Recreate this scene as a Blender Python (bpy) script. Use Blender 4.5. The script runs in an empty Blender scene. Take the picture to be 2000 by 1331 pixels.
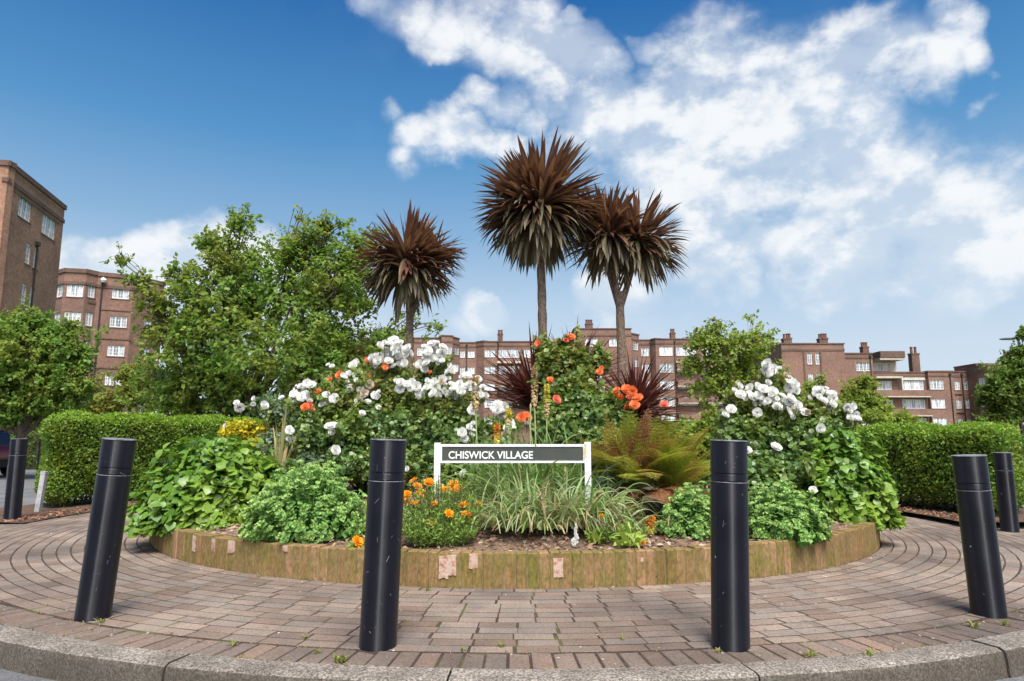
import bpy, math, random
import numpy as np
from mathutils import Vector
sc = bpy.context.scene
R = math.radians
rng = np.random.default_rng(7)
random.seed(7)

# ------------------------------------------------------------------ camera
FPX = 1333.0                       # focal length in photo pixels (24 mm on 36 mm)
PITCH = math.atan(191/1333.0)
CAMH = 1.0
cd = bpy.data.cameras.new('camera'); cam = bpy.data.objects.new('camera', cd)
sc.collection.objects.link(cam)
cd.sensor_width = 36; cd.lens = 36*FPX/2000; cd.clip_start = .05; cd.clip_end = 3000
cam.location = (0, 0, CAMH); cam.rotation_euler = (math.pi/2+PITCH, 0, 0)
sc.camera = cam
CP, SP = math.cos(PITCH), math.sin(PITCH)
def ray(px, py):
    u = (px-1000)/FPX; v = (py-665.5)/FPX
    return np.array([u, CP+v*SP, SP-v*CP])
def W(px, py, Y):
    r = ray(px, py); return np.array([0, 0, CAMH])+r*(Y/r[1])
def G(px, py, z=0.0):
    r = ray(px, py); return np.array([0, 0, CAMH])+r*((z-CAMH)/r[2])
def px2m(npx, Y): return npx*Y/FPX

# ------------------------------------------------------------------ light
EXPO = 0.8
SUN_EL, SUN_AZ = R(61), R(166)     # azimuth measured clockwise from +Y : sun behind the camera, a little left
sc.view_settings.view_transform = 'Standard'; sc.view_settings.look = 'None'
sc.view_settings.exposure = EXPO; sc.view_settings.gamma = 1
ld = bpy.data.lights.new('sun', 'SUN'); lo = bpy.data.objects.new('sun', ld); sc.collection.objects.link(lo)
ld.energy = 3.3; ld.angle = R(34); ld.color = (1, .95, .87)
sd = Vector((math.sin(SUN_AZ)*math.cos(SUN_EL), math.cos(SUN_AZ)*math.cos(SUN_EL), math.sin(SUN_EL)))
lo.rotation_euler = (-sd).to_track_quat('-Z', 'Y').to_euler(); lo.location = (0, -10, 30)

w = bpy.data.worlds.new('World'); sc.world = w; w.use_nodes = True
nt = w.node_tree; nt.nodes.clear()
def N(t, **kw):
    n = nt.nodes.new(t)
    for k, v in kw.items(): setattr(n, k, v)
    return n
def L(a, b): nt.links.new(a, b)
def mth(op, a, b=None, clamp=False):
    n = N('ShaderNodeMath', operation=op, use_clamp=clamp)
    for i, s in enumerate((a, b)):
        if s is None: continue
        if isinstance(s, (int, float)): n.inputs[i].default_value = s
        else: L(s, n.inputs[i])
    return n.outputs[0]
def mrange(v, a, b, c, d, smooth=True):
    n = N('ShaderNodeMapRange'); n.interpolation_type = 'SMOOTHSTEP' if smooth else 'LINEAR'
    L(v, n.inputs[0])
    for i, x in enumerate((a, b, c, d)): n.inputs[i+1].default_value = x
    return n.outputs[0]
tc = N('ShaderNodeTexCoord'); gen = tc.outputs['Generated']
nrm = N('ShaderNodeVectorMath', operation='NORMALIZE'); L(gen, nrm.inputs[0]); dirv = nrm.outputs[0]
sky = N('ShaderNodeTexSky'); sky.sky_type = 'NISHITA'; sky.sun_disc = False
sky.sun_elevation = SUN_EL; sky.sun_rotation = SUN_AZ; sky.air_density = 1.0; sky.dust_density = .6; sky.ozone_density = 3
skys = N('ShaderNodeVectorMath', operation='SCALE'); L(sky.outputs[0], skys.inputs[0]); skys.inputs['Scale'].default_value = .09
sep = N('ShaderNodeSeparateXYZ'); L(dirv, sep.inputs[0])
ramp = N('ShaderNodeValToRGB'); L(mth('ABSOLUTE', sep.outputs[2]), ramp.inputs[0])
def s2l(c): return tuple(((x/255+.055)/1.055)**2.4 if x > 10 else x/255/12.92 for x in c)
SKS = 1/2**EXPO
stops = [(0.0, (214, 226, 238)), (.12, (206, 222, 238)), (.19, (188, 212, 234)), (.29, (138, 180, 218)), (.40, (84, 150, 204)), (.57, (22, 102, 174)), (.8, (12, 72, 146))]
el = ramp.color_ramp.elements
while len(el) < len(stops): el.new(.5)
for e, (p, c) in zip(el, stops):
    e.position = p; e.color = tuple(x*SKS for x in s2l(c))+(1,)
mix0 = N('ShaderNodeMix', data_type='RGBA'); mix0.inputs[0].default_value = .88
L(skys.outputs[0], mix0.inputs[6]); L(ramp.outputs[0], mix0.inputs[7])
# cumulus: soft masks placed by direction, broken up by fractal noise
nA = N('ShaderNodeTexNoise'); nA.inputs['Scale'].default_value = 8; nA.inputs['Detail'].default_value = 12; nA.inputs['Roughness'].default_value = .62; nA.inputs['Distortion'].default_value = 0
mapA = N('ShaderNodeMapping'); mapA.inputs['Scale'].default_value = (1, 1, 1.5); L(dirv, mapA.inputs[0]); L(mapA.outputs[0], nA.inputs[0])
warp = N('ShaderNodeTexNoise'); warp.inputs['Scale'].default_value = 6; warp.inputs['Detail'].default_value = 6; L(dirv, warp.inputs[0])
wv = N('ShaderNodeVectorMath', operation='SUBTRACT'); L(warp.outputs['Color'], wv.inputs[0]); wv.inputs[1].default_value = (.5, .5, .5)
wsc = N('ShaderNodeVectorMath', operation='SCALE'); L(wv.outputs[0], wsc.inputs[0]); wsc.inputs['Scale'].default_value = .2
wadd = N('ShaderNodeVectorMath', operation='ADD'); L(dirv, wadd.inputs[0]); L(wsc.outputs[0], wadd.inputs[1])
BLOBS = [(1400,150,120),(1330,190,110),(1460,110,85),(1270,220,60),(1500,150,95),(1560,130,60),(1330,260,120),(1430,240,130),(1620,150,70),(1660,170,65),(1730,120,70),(1760,100,55),(1810,120,60),(1870,30,50),(1850,80,60),(1900,20,38),
 (1905,110,40),(1560,230,120),(1640,230,90),(1700,250,70),(1600,310,120),(1680,330,110),(1760,350,110),(1850,370,110),(1930,410,100),(1700,420,110),(1800,430,110),(1990,440,100),(1580,370,90),(1480,310,110),(1280,290,100),
 (1290,350,60),(1330,380,80),(1380,400,70),(1320,450,100),(1450,440,75),(1490,430,60),(1500,480,80),(1400,510,90),(1560,520,70),(1620,560,50),(1650,500,90),(1860,480,110),(1980,520,70),(1950,150,28),(1820,270,32),
 (760,-15,50),(830,-5,60),(890,15,75),(960,30,100),(1040,40,90),(1090,80,75),(1150,100,65),(1185,120,50),(1000,100,70),(920,80,40),(880,75,34),(1050,140,60),(1100,150,45),(1040,185,50),(1080,180,45),(1155,15,30),(1280,85,40),
 (840,245,40),(865,260,48),(900,275,42),(930,300,36),(970,300,40),(850,300,34),(800,205,30),(930,200,50),(970,215,55),(1015,235,50),(1080,210,50),(1150,260,110),(1180,220,90),(1230,330,80),(1000,290,34),
 (410,445,55),(380,440,40),(440,470,70),(340,480,60),(290,475,45),(250,500,50),(190,500,50),(140,510,50),(300,530,80),(400,530,90),(500,480,60),(330,600,120),(600,620,120),(700,660,90),(560,520,70),
 (940,610,42),(1220,600,80),(1160,580,50),(900,630,36)]
mask = None
for (bx, by, br) in BLOBS:
    d = ray(bx, by); d = d/np.linalg.norm(d); rr = br/FPX
    vd = N('ShaderNodeVectorMath', operation='DISTANCE'); L(wadd.outputs[0], vd.inputs[0]); vd.inputs[1].default_value = tuple(d)
    v = mrange(vd.outputs['Value'], rr*1.3, 0.0, 0.0, 1.0, False)
    mask = v if mask is None else mth('MAXIMUM', mask, v)
# thin haze clouds elsewhere so that the sky is not empty off frame
nB = N('ShaderNodeTexNoise'); nB.inputs['Scale'].default_value = 2.2; nB.inputs['Detail'].default_value = 3; L(dirv, nB.inputs[0])
back = mrange(sep.outputs[1], .25, -.25, 0, 1)
mask = mth('MAXIMUM', mask, mth('MULTIPLY', mrange(nB.outputs[0], .5, .62, 0, .75), back))
nC0 = N('ShaderNodeTexNoise'); nC0.inputs['Scale'].default_value = 4; nC0.inputs['Detail'].default_value = 8; L(dirv, nC0.inputs[0])
dens = mth('ADD', mask, mth('MULTIPLY', mth('SUBTRACT', nA.outputs[0], .5), 1.5))
soft = mth('MULTIPLY', mrange(mth('ADD', mask, mth('MULTIPLY', mth('SUBTRACT', nC0.outputs[0], .5), .8)), .05, .9, 0, 1), .62)
cover = mth('MULTIPLY', mrange(dens, -.06, .82, 0, 1), mrange(mask, .0, .25, 0, 1))
cover = mth('MAXIMUM', cover, soft)
lowfade = mrange(sep.outputs[2], .10, .24, .6, 1)
cover = mth('MULTIPLY', cover, mth('MULTIPLY', lowfade, .98))
# self shading: noise sampled a little towards the sun
shv = N('ShaderNodeMapping'); shv.inputs['Location'].default_value = (-.02, -.02, .05); shv.inputs['Scale'].default_value = (1, 1, 1.5); L(dirv, shv.inputs[0])
nC = N('ShaderNodeTexNoise'); nC.inputs['Scale'].default_value = 8; nC.inputs['Detail'].default_value = 9; nC.inputs['Roughness'].default_value = .55; nC.inputs['Distortion'].default_value = 0; L(shv.outputs[0], nC.inputs[0])
shade = mrange(mth('ADD', mth('SUBTRACT', nC.outputs[0], nA.outputs[0]), mth('MULTIPLY', mth('SUBTRACT', nC.outputs[0], .5), .8)), -.14, .15, 1, 0)
cc = N('ShaderNodeMix', data_type='RGBA'); L(shade, cc.inputs[0])
ccd = N('ShaderNodeMix', data_type='RGBA'); ccd.inputs[0].default_value = .62; L(mix0.outputs[2], ccd.inputs[6]); ccd.inputs[7].default_value = tuple(x*SKS for x in s2l((226, 235, 245)))+(1,); L(ccd.outputs[2], cc.inputs[6])
cc.inputs[7].default_value = tuple(x*SKS for x in s2l((247, 250, 253)))+(1,)
mix1 = N('ShaderNodeMix', data_type='RGBA'); L(cover, mix1.inputs[0]); L(mix0.outputs[2], mix1.inputs[6]); L(cc.outputs[2], mix1.inputs[7])
# unseen street behind: dark low band with a gap, added for bollard reflections
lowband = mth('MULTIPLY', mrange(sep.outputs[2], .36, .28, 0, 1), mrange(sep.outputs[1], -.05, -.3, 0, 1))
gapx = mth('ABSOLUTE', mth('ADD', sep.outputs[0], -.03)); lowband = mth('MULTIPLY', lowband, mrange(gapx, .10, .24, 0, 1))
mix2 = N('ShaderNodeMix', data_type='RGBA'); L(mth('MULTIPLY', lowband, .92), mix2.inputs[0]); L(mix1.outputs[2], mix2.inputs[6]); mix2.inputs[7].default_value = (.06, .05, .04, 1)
# bright upright strip added to the sky behind the camera for the bollard streak
glow_strip = mth('MULTIPLY', mrange(gapx, .13, .02, 0, 1), mth('MULTIPLY', mrange(sep.outputs[1], -.3, -.5, 0, 1), mrange(sep.outputs[2], -.02, .03, 0, 1)))
mix3 = N('ShaderNodeMix', data_type='RGBA'); L(glow_strip, mix3.inputs[0]); L(mix2.outputs[2], mix3.inputs[6]); mix3.inputs[7].default_value = (5.0, 5.2, 5.6, 1)
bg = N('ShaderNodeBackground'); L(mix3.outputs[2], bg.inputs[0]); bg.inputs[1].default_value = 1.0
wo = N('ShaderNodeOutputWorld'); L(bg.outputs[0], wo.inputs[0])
w.cycles.sampling_method = 'MANUAL'; w.cycles.sample_map_resolution = 512

# ------------------------------------------------------------------ materials
def ramp_on(nt, fac, cols, pos=None):
    r = nt.nodes.new('ShaderNodeValToRGB'); e = r.color_ramp.elements
    while len(e) < len(cols): e.new(.5)
    for i, c in enumerate(cols):
        e[i].position = pos[i] if pos else i/(max(1, len(cols)-1)); e[i].color = tuple(c)+(1,)
    nt.links.new(fac, r.inputs[0]); return r.outputs[0]
def noise(nt, scale, detail=4, rough=.6, coord='Object', vscale=None, dist=0):
    t = nt.nodes.new('ShaderNodeTexCoord'); n = nt.nodes.new('ShaderNodeTexNoise')
    n.inputs['Scale'].default_value = scale; n.inputs['Detail'].default_value = detail; n.inputs['Roughness'].default_value = rough; n.inputs['Distortion'].default_value = dist
    src = t.outputs[coord]
    if vscale:
        m = nt.nodes.new('ShaderNodeMapping'); m.inputs['Scale'].default_value = vscale; nt.links.new(src, m.inputs[0]); src = m.outputs[0]
    nt.links.new(src, n.inputs[0]); return n.outputs[0]
def mixc(nt, fac, a, b, mode='MIX'):
    m = nt.nodes.new('ShaderNodeMix'); m.data_type = 'RGBA'; m.blend_type = mode
    for i, s in ((0, fac), (6, a), (7, b)):
        if isinstance(s, (int, float)): m.inputs[i].default_value = s
        elif isinstance(s, tuple): m.inputs[i].default_value = s+(1,) if len(s) == 3 else s
        else: nt.links.new(s, m.inputs[i])
    return m.outputs[2]
def mmath(nt, op, a, b=0.0, clamp=False):
    n = nt.nodes.new('ShaderNodeMath'); n.operation = op; n.use_clamp = clamp
    for i, s in enumerate((a, b)):
        if isinstance(s, (int, float)): n.inputs[i].default_value = s
        else: nt.links.new(s, n.inputs[i])
    return n.outputs[0]
def newmat(name):
    m = bpy.data.materials.new(name); m.use_nodes = True
    return m, m.node_tree, m.node_tree.nodes['Principled BSDF']
def bump(nt, b, h, strength=.3, dist=.01):
    n = nt.nodes.new('ShaderNodeBump'); n.inputs['Strength'].default_value = strength; n.inputs['Distance'].default_value = dist
    nt.links.new(h, n.inputs['Height']); nt.links.new(n.outputs[0], b.inputs['Normal'])
def rpi(nt):
    g = nt.nodes.new('ShaderNodeNewGeometry'); return g.outputs['Random Per Island']
def leafmat(name, cols, rough=.5, trans=.3, clump=None, clumpscale=2.0, spec=.3):
    m, nt, b = newmat(name)
    c = ramp_on(nt, rpi(nt), cols)
    if clump:
        nz = noise(nt, clumpscale, 3)
        f = ramp_on(nt, nz, [(0, 0, 0), (1, 1, 1)], [.42, .62])
        c = mixc(nt, f, c, mixc(nt, .75, c, clump))
    nt.links.new(c, b.inputs['Base Color']); b.inputs['Roughness'].default_value = rough
    b.inputs['Specular IOR Level'].default_value = spec
    if trans:
        t = nt.nodes.new('ShaderNodeBsdfTranslucent'); ms = nt.nodes.new('ShaderNodeMixShader'); ms.inputs[0].default_value = trans
        t2 = mixc(nt, 1.0, c, (1.0, 1.0, .55), 'MULTIPLY')
        g = nt.nodes.new('ShaderNodeGamma'); g.inputs[1].default_value = .85; nt.links.new(t2, g.inputs[0])
        nt.links.new(g.outputs[0], t.inputs[0])
        nt.links.new(b.outputs[0], ms.inputs[1]); nt.links.new(t.outputs[0], ms.inputs[2])
        nt.links.new(ms.outputs[0], nt.nodes['Material Output'].inputs[0])
    return m
def simplemat(name, c1, c2=None, scale=8, rough=.7, bumps=0, metallic=0, detail=5, spec=.5, vscale=None):
    m, nt, b = newmat(name)
    nz = noise(nt, scale, detail, vscale=vscale)
    c = ramp_on(nt, nz, [c1, c2 or c1], [.35, .65]); nt.links.new(c, b.inputs['Base Color'])
    b.inputs['Roughness'].default_value = rough; b.inputs['Metallic'].default_value = metallic; b.inputs['Specular IOR Level'].default_value = spec
    if bumps: bump(nt, b, nz, bumps, .01)
    return m

# ------------------------------------------------------------------ mesh helpers
def link(o, parent=None):
    sc.collection.objects.link(o)
    if parent is not None: o.parent = parent
    return o
def np_mesh(name, V, F, mat, parent=None, smooth=True):
    V = np.asarray(V, dtype=np.float32); me = bpy.data.meshes.new(name)
    if isinstance(F, np.ndarray): groups = [F]
    else: groups = [np.asarray(g) for g in F]
    me.vertices.add(len(V)); me.vertices.foreach_set('co', V.ravel())
    nl = sum(g.size for g in groups); npoly = sum(len(g) for g in groups)
    me.loops.add(nl); me.polygons.add(npoly)
    me.loops.foreach_set('vertex_index', np.concatenate([g.ravel() for g in groups]).astype(np.int32))
    tot = np.concatenate([np.full(len(g), g.shape[1]) for g in groups]).astype(np.int32)
    st = np.concatenate([[0], np.cumsum(tot)[:-1]]).astype(np.int32)
    me.polygons.foreach_set('loop_start', st)
    try: me.polygons.foreach_set('loop_total', tot)
    except Exception: pass
    if smooth: me.polygons.foreach_set('use_smooth', np.ones(npoly, dtype=bool))
    me.update(calc_edges=True)
    if mat: me.materials.append(mat)
    return link(bpy.data.objects.new(name, me), parent)
class MB:
    def __init__(s): s.v = []; s.f = []
    def add(s, verts, faces):
        n = len(s.v); s.v += [tuple(map(float, p)) for p in verts]; s.f += [tuple(i+n for i in f) for f in faces]
    def box(s, x0, x1, y0, y1, z0, z1):
        s.hexa([(x0, y0), (x1, y0), (x1, y1), (x0, y1)], z0, z1)
    def hexa(s, fp, z0, z1):
        n = len(fp)
        s.add([(x, y, z0) for x, y in fp]+[(x, y, z1) for x, y in fp],
              [tuple(range(n))[::-1], tuple(range(n, 2*n))]+[(i, (i+1) % n, n+(i+1) % n, n+i) for i in range(n)])
    def bbox(s, cx, cy, cz, sx, sy, sz, ang=0, bev=0.0):
        # box with chamfered top edges, rotated about z
        c, sn = math.cos(ang), math.sin(ang)
        def P(x, y, z): return (cx+x*c-y*sn, cy+x*sn+y*c, cz+z)
        hx, hy = sx/2, sy/2; b = bev
        v = [P(-hx, -hy, 0), P(hx, -hy, 0), P(hx, hy, 0), P(-hx, hy, 0), P(-hx, -hy, sz-b), P(hx, -hy, sz-b), P(hx, hy, sz-b), P(-hx, hy, sz-b)]
        f = [(3, 2, 1, 0), (0, 1, 5, 4), (1, 2, 6, 5), (2, 3, 7, 6), (3, 0, 4, 7)]
        if b > 0:
            v += [P(-hx+b, -hy+b, sz), P(hx-b, -hy+b, sz), P(hx-b, hy-b, sz), P(-hx+b, hy-b, sz)]
            f += [(8, 9, 10, 11), (4, 5, 9, 8), (5, 6, 10, 9), (6, 7, 11, 10), (7, 4, 8, 11)]
        else: f += [(4, 5, 6, 7)]
        s.add(v, f)
    def lathe(s, prof, n=24, cx=0, cy=0, cz=0, caps=True):
        v = []; f = []
        for r, z in prof:
            for k in range(n):
                a = 2*math.pi*k/n; v.append((cx+r*math.cos(a), cy+r*math.sin(a), cz+z))
        for i in range(len(prof)-1):
            for k in range(n):
                f.append((i*n+k, i*n+(k+1) % n, (i+1)*n+(k+1) % n, (i+1)*n+k))
        if caps:
            f.append(tuple(range(n))[::-1]); f.append(tuple((len(prof)-1)*n+k for k in range(n)))
        s.add(v, f)
    def tube(s, pts, rad, n=6, caps=True):
        pts = [Vector(p) for p in pts]; v = []; f = []
        if not hasattr(rad, '__len__'): rad = [rad]*len(pts)
        prev = None
        for i, p in enumerate(pts):
            t = (pts[min(i+1, len(pts)-1)]-pts[max(i-1, 0)])
            if t.length < 1e-9: t = Vector((0, 0, 1))
            t.normalize()
            if prev is None: x = t.orthogonal().normalized()
            else:
                x = prev-t*prev.dot(t); x = x.normalized() if x.length > 1e-6 else t.orthogonal().normalized()
            prev = x; y = t.cross(x)
            for k in range(n):
                a = 2*math.pi*k/n; v.append(p+(x*math.cos(a)+y*math.sin(a))*rad[i])
        for i in range(len(pts)-1):
            for k in range(n):
                f.append((i*n+k, i*n+(k+1) % n, (i+1)*n+(k+1) % n, (i+1)*n+k))
        if caps: f.append(tuple(range(n))[::-1]); f.append(tuple((len(pts)-1)*n+k for k in range(n)))
        s.add(v, f)
    def build(s, name, mat, parent=None, smooth=False, loc=None):
        me = bpy.data.meshes.new(name); me.from_pydata(s.v, [], s.f); me.update()
        if smooth:
            me.polygons.foreach_set('use_smooth', [True]*len(me.polygons))
            try: me.set_sharp_from_angle(angle=R(35))
            except Exception: pass
        if mat: me.materials.append(mat)
        o = link(bpy.data.objects.new(name, me), parent)
        if loc is not None: o.location = loc
        return o
def tag(o, label=None, cat=None, group=None, kind=None):
    if label: o['label'] = label
    if cat: o['category'] = cat
    if group: o['group'] = group
    if kind: o['kind'] = kind
    return o
def thing(name, loc, label, cat, group=None):
    o = bpy.data.objects.new(name, None); o.empty_display_size = .2; link(o); o.location = tuple(map(float, loc))
    return tag(o, label, cat, group)
def copy_tree(o, parent=None):
    c = o.copy(); sc.collection.objects.link(c); c.parent = parent
    for ch in list(o.children): copy_tree(ch, c)
    return c
def nz(a): return a/np.maximum(np.linalg.norm(a, axis=-1, keepdims=True), 1e-9)
# leaf templates : axis +Y, normal +Z
T_DIA = (np.array([(0, 0, 0), (.34, .42, .07), (0, 1, -.08), (-.34, .42, .07)], float), np.array([(0, 1, 2), (0, 2, 3)]))
T_OV = (np.array([(0, 0, 0), (0, .35, .0), (0, .72, -.04), (0, 1, -.16), (.3, .22, .07), (.36, .58, .05), (-.3, .22, .07), (-.36, .58, .05)], float),
        np.array([(0, 4, 1), (4, 5, 1), (1, 5, 2), (5, 3, 2), (0, 1, 6), (6, 1, 7), (1, 2, 7), (7, 2, 3)]))
T_NAR = (np.array([(0, 0, 0), (.14, .4, .04), (0, 1, -.12), (-.14, .4, .04)], float), np.array([(0, 1, 2), (0, 2, 3)]))
def scatter(T, pos, axis, normal, size, widthf=1.0):
    tv, tf = T; n = len(pos)
    y = nz(axis); x = nz(np.cross(y, normal)); z = np.cross(x, y)
    size = np.broadcast_to(np.asarray(size, float), (n,))
    V = (pos[:, None, :]+size[:, None, None]*(tv[None, :, 0:1]*widthf*x[:, None, :]+tv[None, :, 1:2]*y[:, None, :]+tv[None, :, 2:3]*z[:, None, :]))
    F = (tf[None]+(np.arange(n)*len(tv))[:, None, None]).reshape(-1, tf.shape[1])
    return V.reshape(-1, 3), F
def rdir(n):
    return nz(rng.normal(size=(n, 3)))
def ribbons(P0, D0, length, width, droop, segs=7, fold=.35, wprof=None, curl=0.0):
    # strap leaves : N ribbons, each bending down under 'droop'
    n = len(P0); length = np.broadcast_to(length, (n,)); width = np.broadcast_to(width, (n,)); droop = np.broadcast_to(droop, (n,))
    D = nz(D0.copy()); P = P0.copy()
    up = np.tile(np.array([0, 0, 1.0]), (n, 1)); up = up+rng.normal(size=(n, 3))*.15
    X = nz(np.cross(D, up)); rows = []
    side = rng.normal(size=(n, 1))*curl
    for i in range(segs+1):
        t = i/segs
        wp = wprof(t) if wprof else (min(1, .45+t*2.5)*(1-t**3)+.02)
        Z = nz(np.cross(X, D))
        hw = (width*wp/2)[:, None]
        rows.append(np.stack([P-X*hw+Z*hw*fold, P, P+X*hw+Z*hw*fold], 1))
        if i < segs:
            P = P+D*(length/segs)[:, None]
            D = nz(D+np.array([0, 0, -1.0])*(droop*(t+.25)/segs*2)[:, None]+X*side/segs)
            X = nz(X-D*np.sum(X*D, 1, keepdims=True))
    V = np.stack(rows, 1)          # n, segs+1, 3, 3
    base = np.arange(n)[:, None]*(segs+1)*3
    q = []
    for i in range(segs):
        for k in range(2):
            a = i*3+k; q.append([a, a+1, a+4, a+3])
    F = (base[:, :, None]+np.array(q)[None]).reshape(-1, 4)
    return V.reshape(-1, 3), F
def tubes_np(P, Q, r0, r1, mid=None, n=3, segs=2, sag=0.0):
    # many thin tapered straight / sagging twigs from P to Q
    m = len(P); rows = []
    D = nz(Q-P); a = nz(np.cross(D, rdir(m))); b = np.cross(D, a); Ln = np.linalg.norm(Q-P, axis=1)
    for i in range(segs+1):
        t = i/segs; c = P+(Q-P)*t; c = c+np.array([0, 0, 1.0])*(sag*Ln*4*t*(1-t))[:, None]
        r = np.broadcast_to(r0*(1-t)+r1*t, (m,))[:, None]
        rows.append(np.stack([c+(a*math.cos(2*math.pi*k/n)+b*math.sin(2*math.pi*k/n))*r for k in range(n)], 1))
    V = np.stack(rows, 1); base = np.arange(m)[:, None]*(segs+1)*n; q = []
    for i in range(segs):
        for k in range(n): q.append([i*n+k, i*n+(k+1) % n, (i+1)*n+(k+1) % n, (i+1)*n+k])
    F = (base[:, :, None]+np.array(q)[None]).reshape(-1, 4)
    return V.reshape(-1, 3), F
# ================================================================== GROUND, PAVING, KERB
CX, CY = 0.03, 8.86        # centre of the round planter
RW = 4.08                  # planter wall outer radius
def front_off(a):          # angle from the front (towards the camera), a measured from -Y
    return abs(a)
def RK(a):                 # inner edge of the kerb at angle a from the front
    t = min(1, max(0, (abs(a)-R(32))/R(50))); t = t*t*(3-2*t)
    return 5.71+1.12*t
def gz(x, y):              # the street falls a little towards the right
    return -.012*max(0, x-1.2)
def pol(a, r): return (CX+r*math.sin(a), CY-r*math.cos(a))

def asphalt():
    m, nt, b = newmat('asphalt')
    n1 = noise(nt, 1.2, 4); n2 = noise(nt, 90, 3)
    c = ramp_on(nt, n1, [(.12, .122, .13), (.19, .19, .195)], [.35, .65])
    c2 = mixc(nt, 1.0, c, ramp_on(nt, n2, [(.55, .55, .56), (1.25, 1.22, 1.2)], [.35, .65]), 'MULTIPLY')
    nt.links.new(c2, b.inputs['Base Color']); b.inputs['Roughness'].default_value = .9
    bump(nt, b, n2, .5, .006); return m
M_asph = asphalt()
b = MB(); b.add([(-60, -30, -.15), (60, -30, -.9), (60, 34, -.9), (-60, 34, -.15)], [(0, 1, 2, 3)])
# road as a gently graded sheet following the fall of the street
b = MB(); xs = [-60, -20, -8, -3, 1.2, 4, 8, 20, 60]; v = []; f = []
for y in (-40, 0, 8, 40):
    for x in xs: v.append((x, y, -.125+max(-.3, gz(x, y))))
for j in range(3):
    for i in range(len(xs)-1): f.append((j*len(xs)+i, j*len(xs)+i+1, (j+1)*len(xs)+i+1, (j+1)*len(xs)+i))
b.add(v, f); tag(b.build('road', M_asph), kind='structure')
M_lawn = simplemat('lawn', (.035, .07, .015), (.08, .13, .03), 3, .9)
b = MB(); b.add([(-900, -300, -.5), (900, -300, -.5), (900, 1500, -.5), (-900, 1500, -.5)], [(0, 1, 2, 3)])
tag(b.build('ground', M_lawn), kind='structure')
b = MB(); b.add([(-60, 26, -.10), (60, 26, -.10), (60, 140, -.05), (-60, 140, -.05)], [(0, 1, 2, 3)])
tag(b.build('lawn', M_lawn), kind='structure')

# sand bed below the paving bricks
m, nt, bs = newmat('joint_sand')
n1 = noise(nt, 25, 5); n2 = noise(nt, 2.2, 3)
c = ramp_on(nt, n1, [(.028, .018, .012), (.085, .050, .033)], [.35, .7])
c = mixc(nt, ramp_on(nt, n2, [(0, 0, 0), (1, 1, 1)], [.52, .68]), c, (.10, .105, .03))
nt.links.new(c, bs.inputs['Base Color']); bs.inputs['Roughness'].default_value = .95; bump(nt, bs, n1, .6, .01)
M_sand = m
NA = 180
angs = [-math.pi+2*math.pi*i/NA for i in range(NA+1)]
v = []; f = []
for i, a in enumerate(angs):
    for r in (3.9, 4.6, 5.3, RK(a)+.02):
        x, y = pol(a, r); v.append((x, y, -.0012+gz(x, y)))
for i in range(NA):
    for k in range(3): f.append((i*4+k, i*4+k+1, i*4+k+5, i*4+k+4))
b = MB(); b.add(v, f); tag(b.build('paving_bed', M_sand, smooth=True), kind='structure')

def brickmat(name, cols, moss=0.0):
    m, nt, b = newmat(name)
    c = ramp_on(nt, rpi(nt), cols)
    n1 = noise(nt, 75, 5, .8); n2 = noise(nt, .9, 4); n3 = noise(nt, 7, 5, .65); n4 = noise(nt, 3.2, 6, .75)
    c = mixc(nt, ramp_on(nt, n4, [(0, 0, 0), (.5, .5, .5)], [.56, .68]), c, (.085, .07, .06))
    c = mixc(nt, 1.0, c, ramp_on(nt, n1, [(.50, .48, .46), (1.36, 1.33, 1.3)], [.33, .68]), 'MULTIPLY')
    c = mixc(nt, 1.0, c, ramp_on(nt, n2, [(.66, .64, .64), (1.22, 1.18, 1.13)], [.36, .62]), 'MULTIPLY')
    c = mixc(nt, ramp_on(nt, n3, [(0, 0, 0), (.55, .55, .55)], [.55, .72]), c, (.23, .16, .12))
    nt.links.new(c, b.inputs['Base Color']); b.inputs['Roughness'].default_value = .88
    bump(nt, b, n1, .5, .004); return m
M_pave = brickmat('paving_brick', [(.185, .143, .118), (.275, .220, .182), (.215, .187, .165), (.31, .250, .208), (.19, .138, .108), (.25, .220, .193)])
M_head = brickmat('header_brick', [(.15, .115, .095), (.21, .16, .13), (.18, .15, .13), (.24, .17, .135)])
MBk = MB(); MBh = MB()
def arcbrick(mb, a0, a1, r0, r1, ztop, tilt=(0, 0), bev=.0012, depth=.045, seg=1):
    am, rm = (a0+a1)/2, (r0+r1)/2
    P = []
    def q(a, r, z):
        x, y = pol(a, r); zz = z+tilt[0]*(a-am)*rm+tilt[1]*(r-rm)+gz(x, y); return (x, y, zz)
    da = bev/rm
    v = [q(a0, r0, -depth), q(a1, r0, -depth), q(a1, r1, -depth), q(a0, r1, -depth),
         q(a0, r0, ztop-bev), q(a1, r0, ztop-bev), q(a1, r1, ztop-bev), q(a0, r1, ztop-bev),
         q(a0+da, r0+bev, ztop), q(a1-da, r0+bev, ztop), q(a1-da, r1-bev, ztop), q(a0+da, r1-bev, ztop)]
    f = [(0, 1, 5, 4), (1, 2, 6, 5), (2, 3, 7, 6), (3, 0, 4, 7), (4, 5, 9, 8), (5, 6, 10, 9), (6, 7, 11, 10), (7, 4, 8, 11), (8, 9, 10, 11)]
    mb.add(v, f)
row = .1065; r = RW+.012; k = 0
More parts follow.
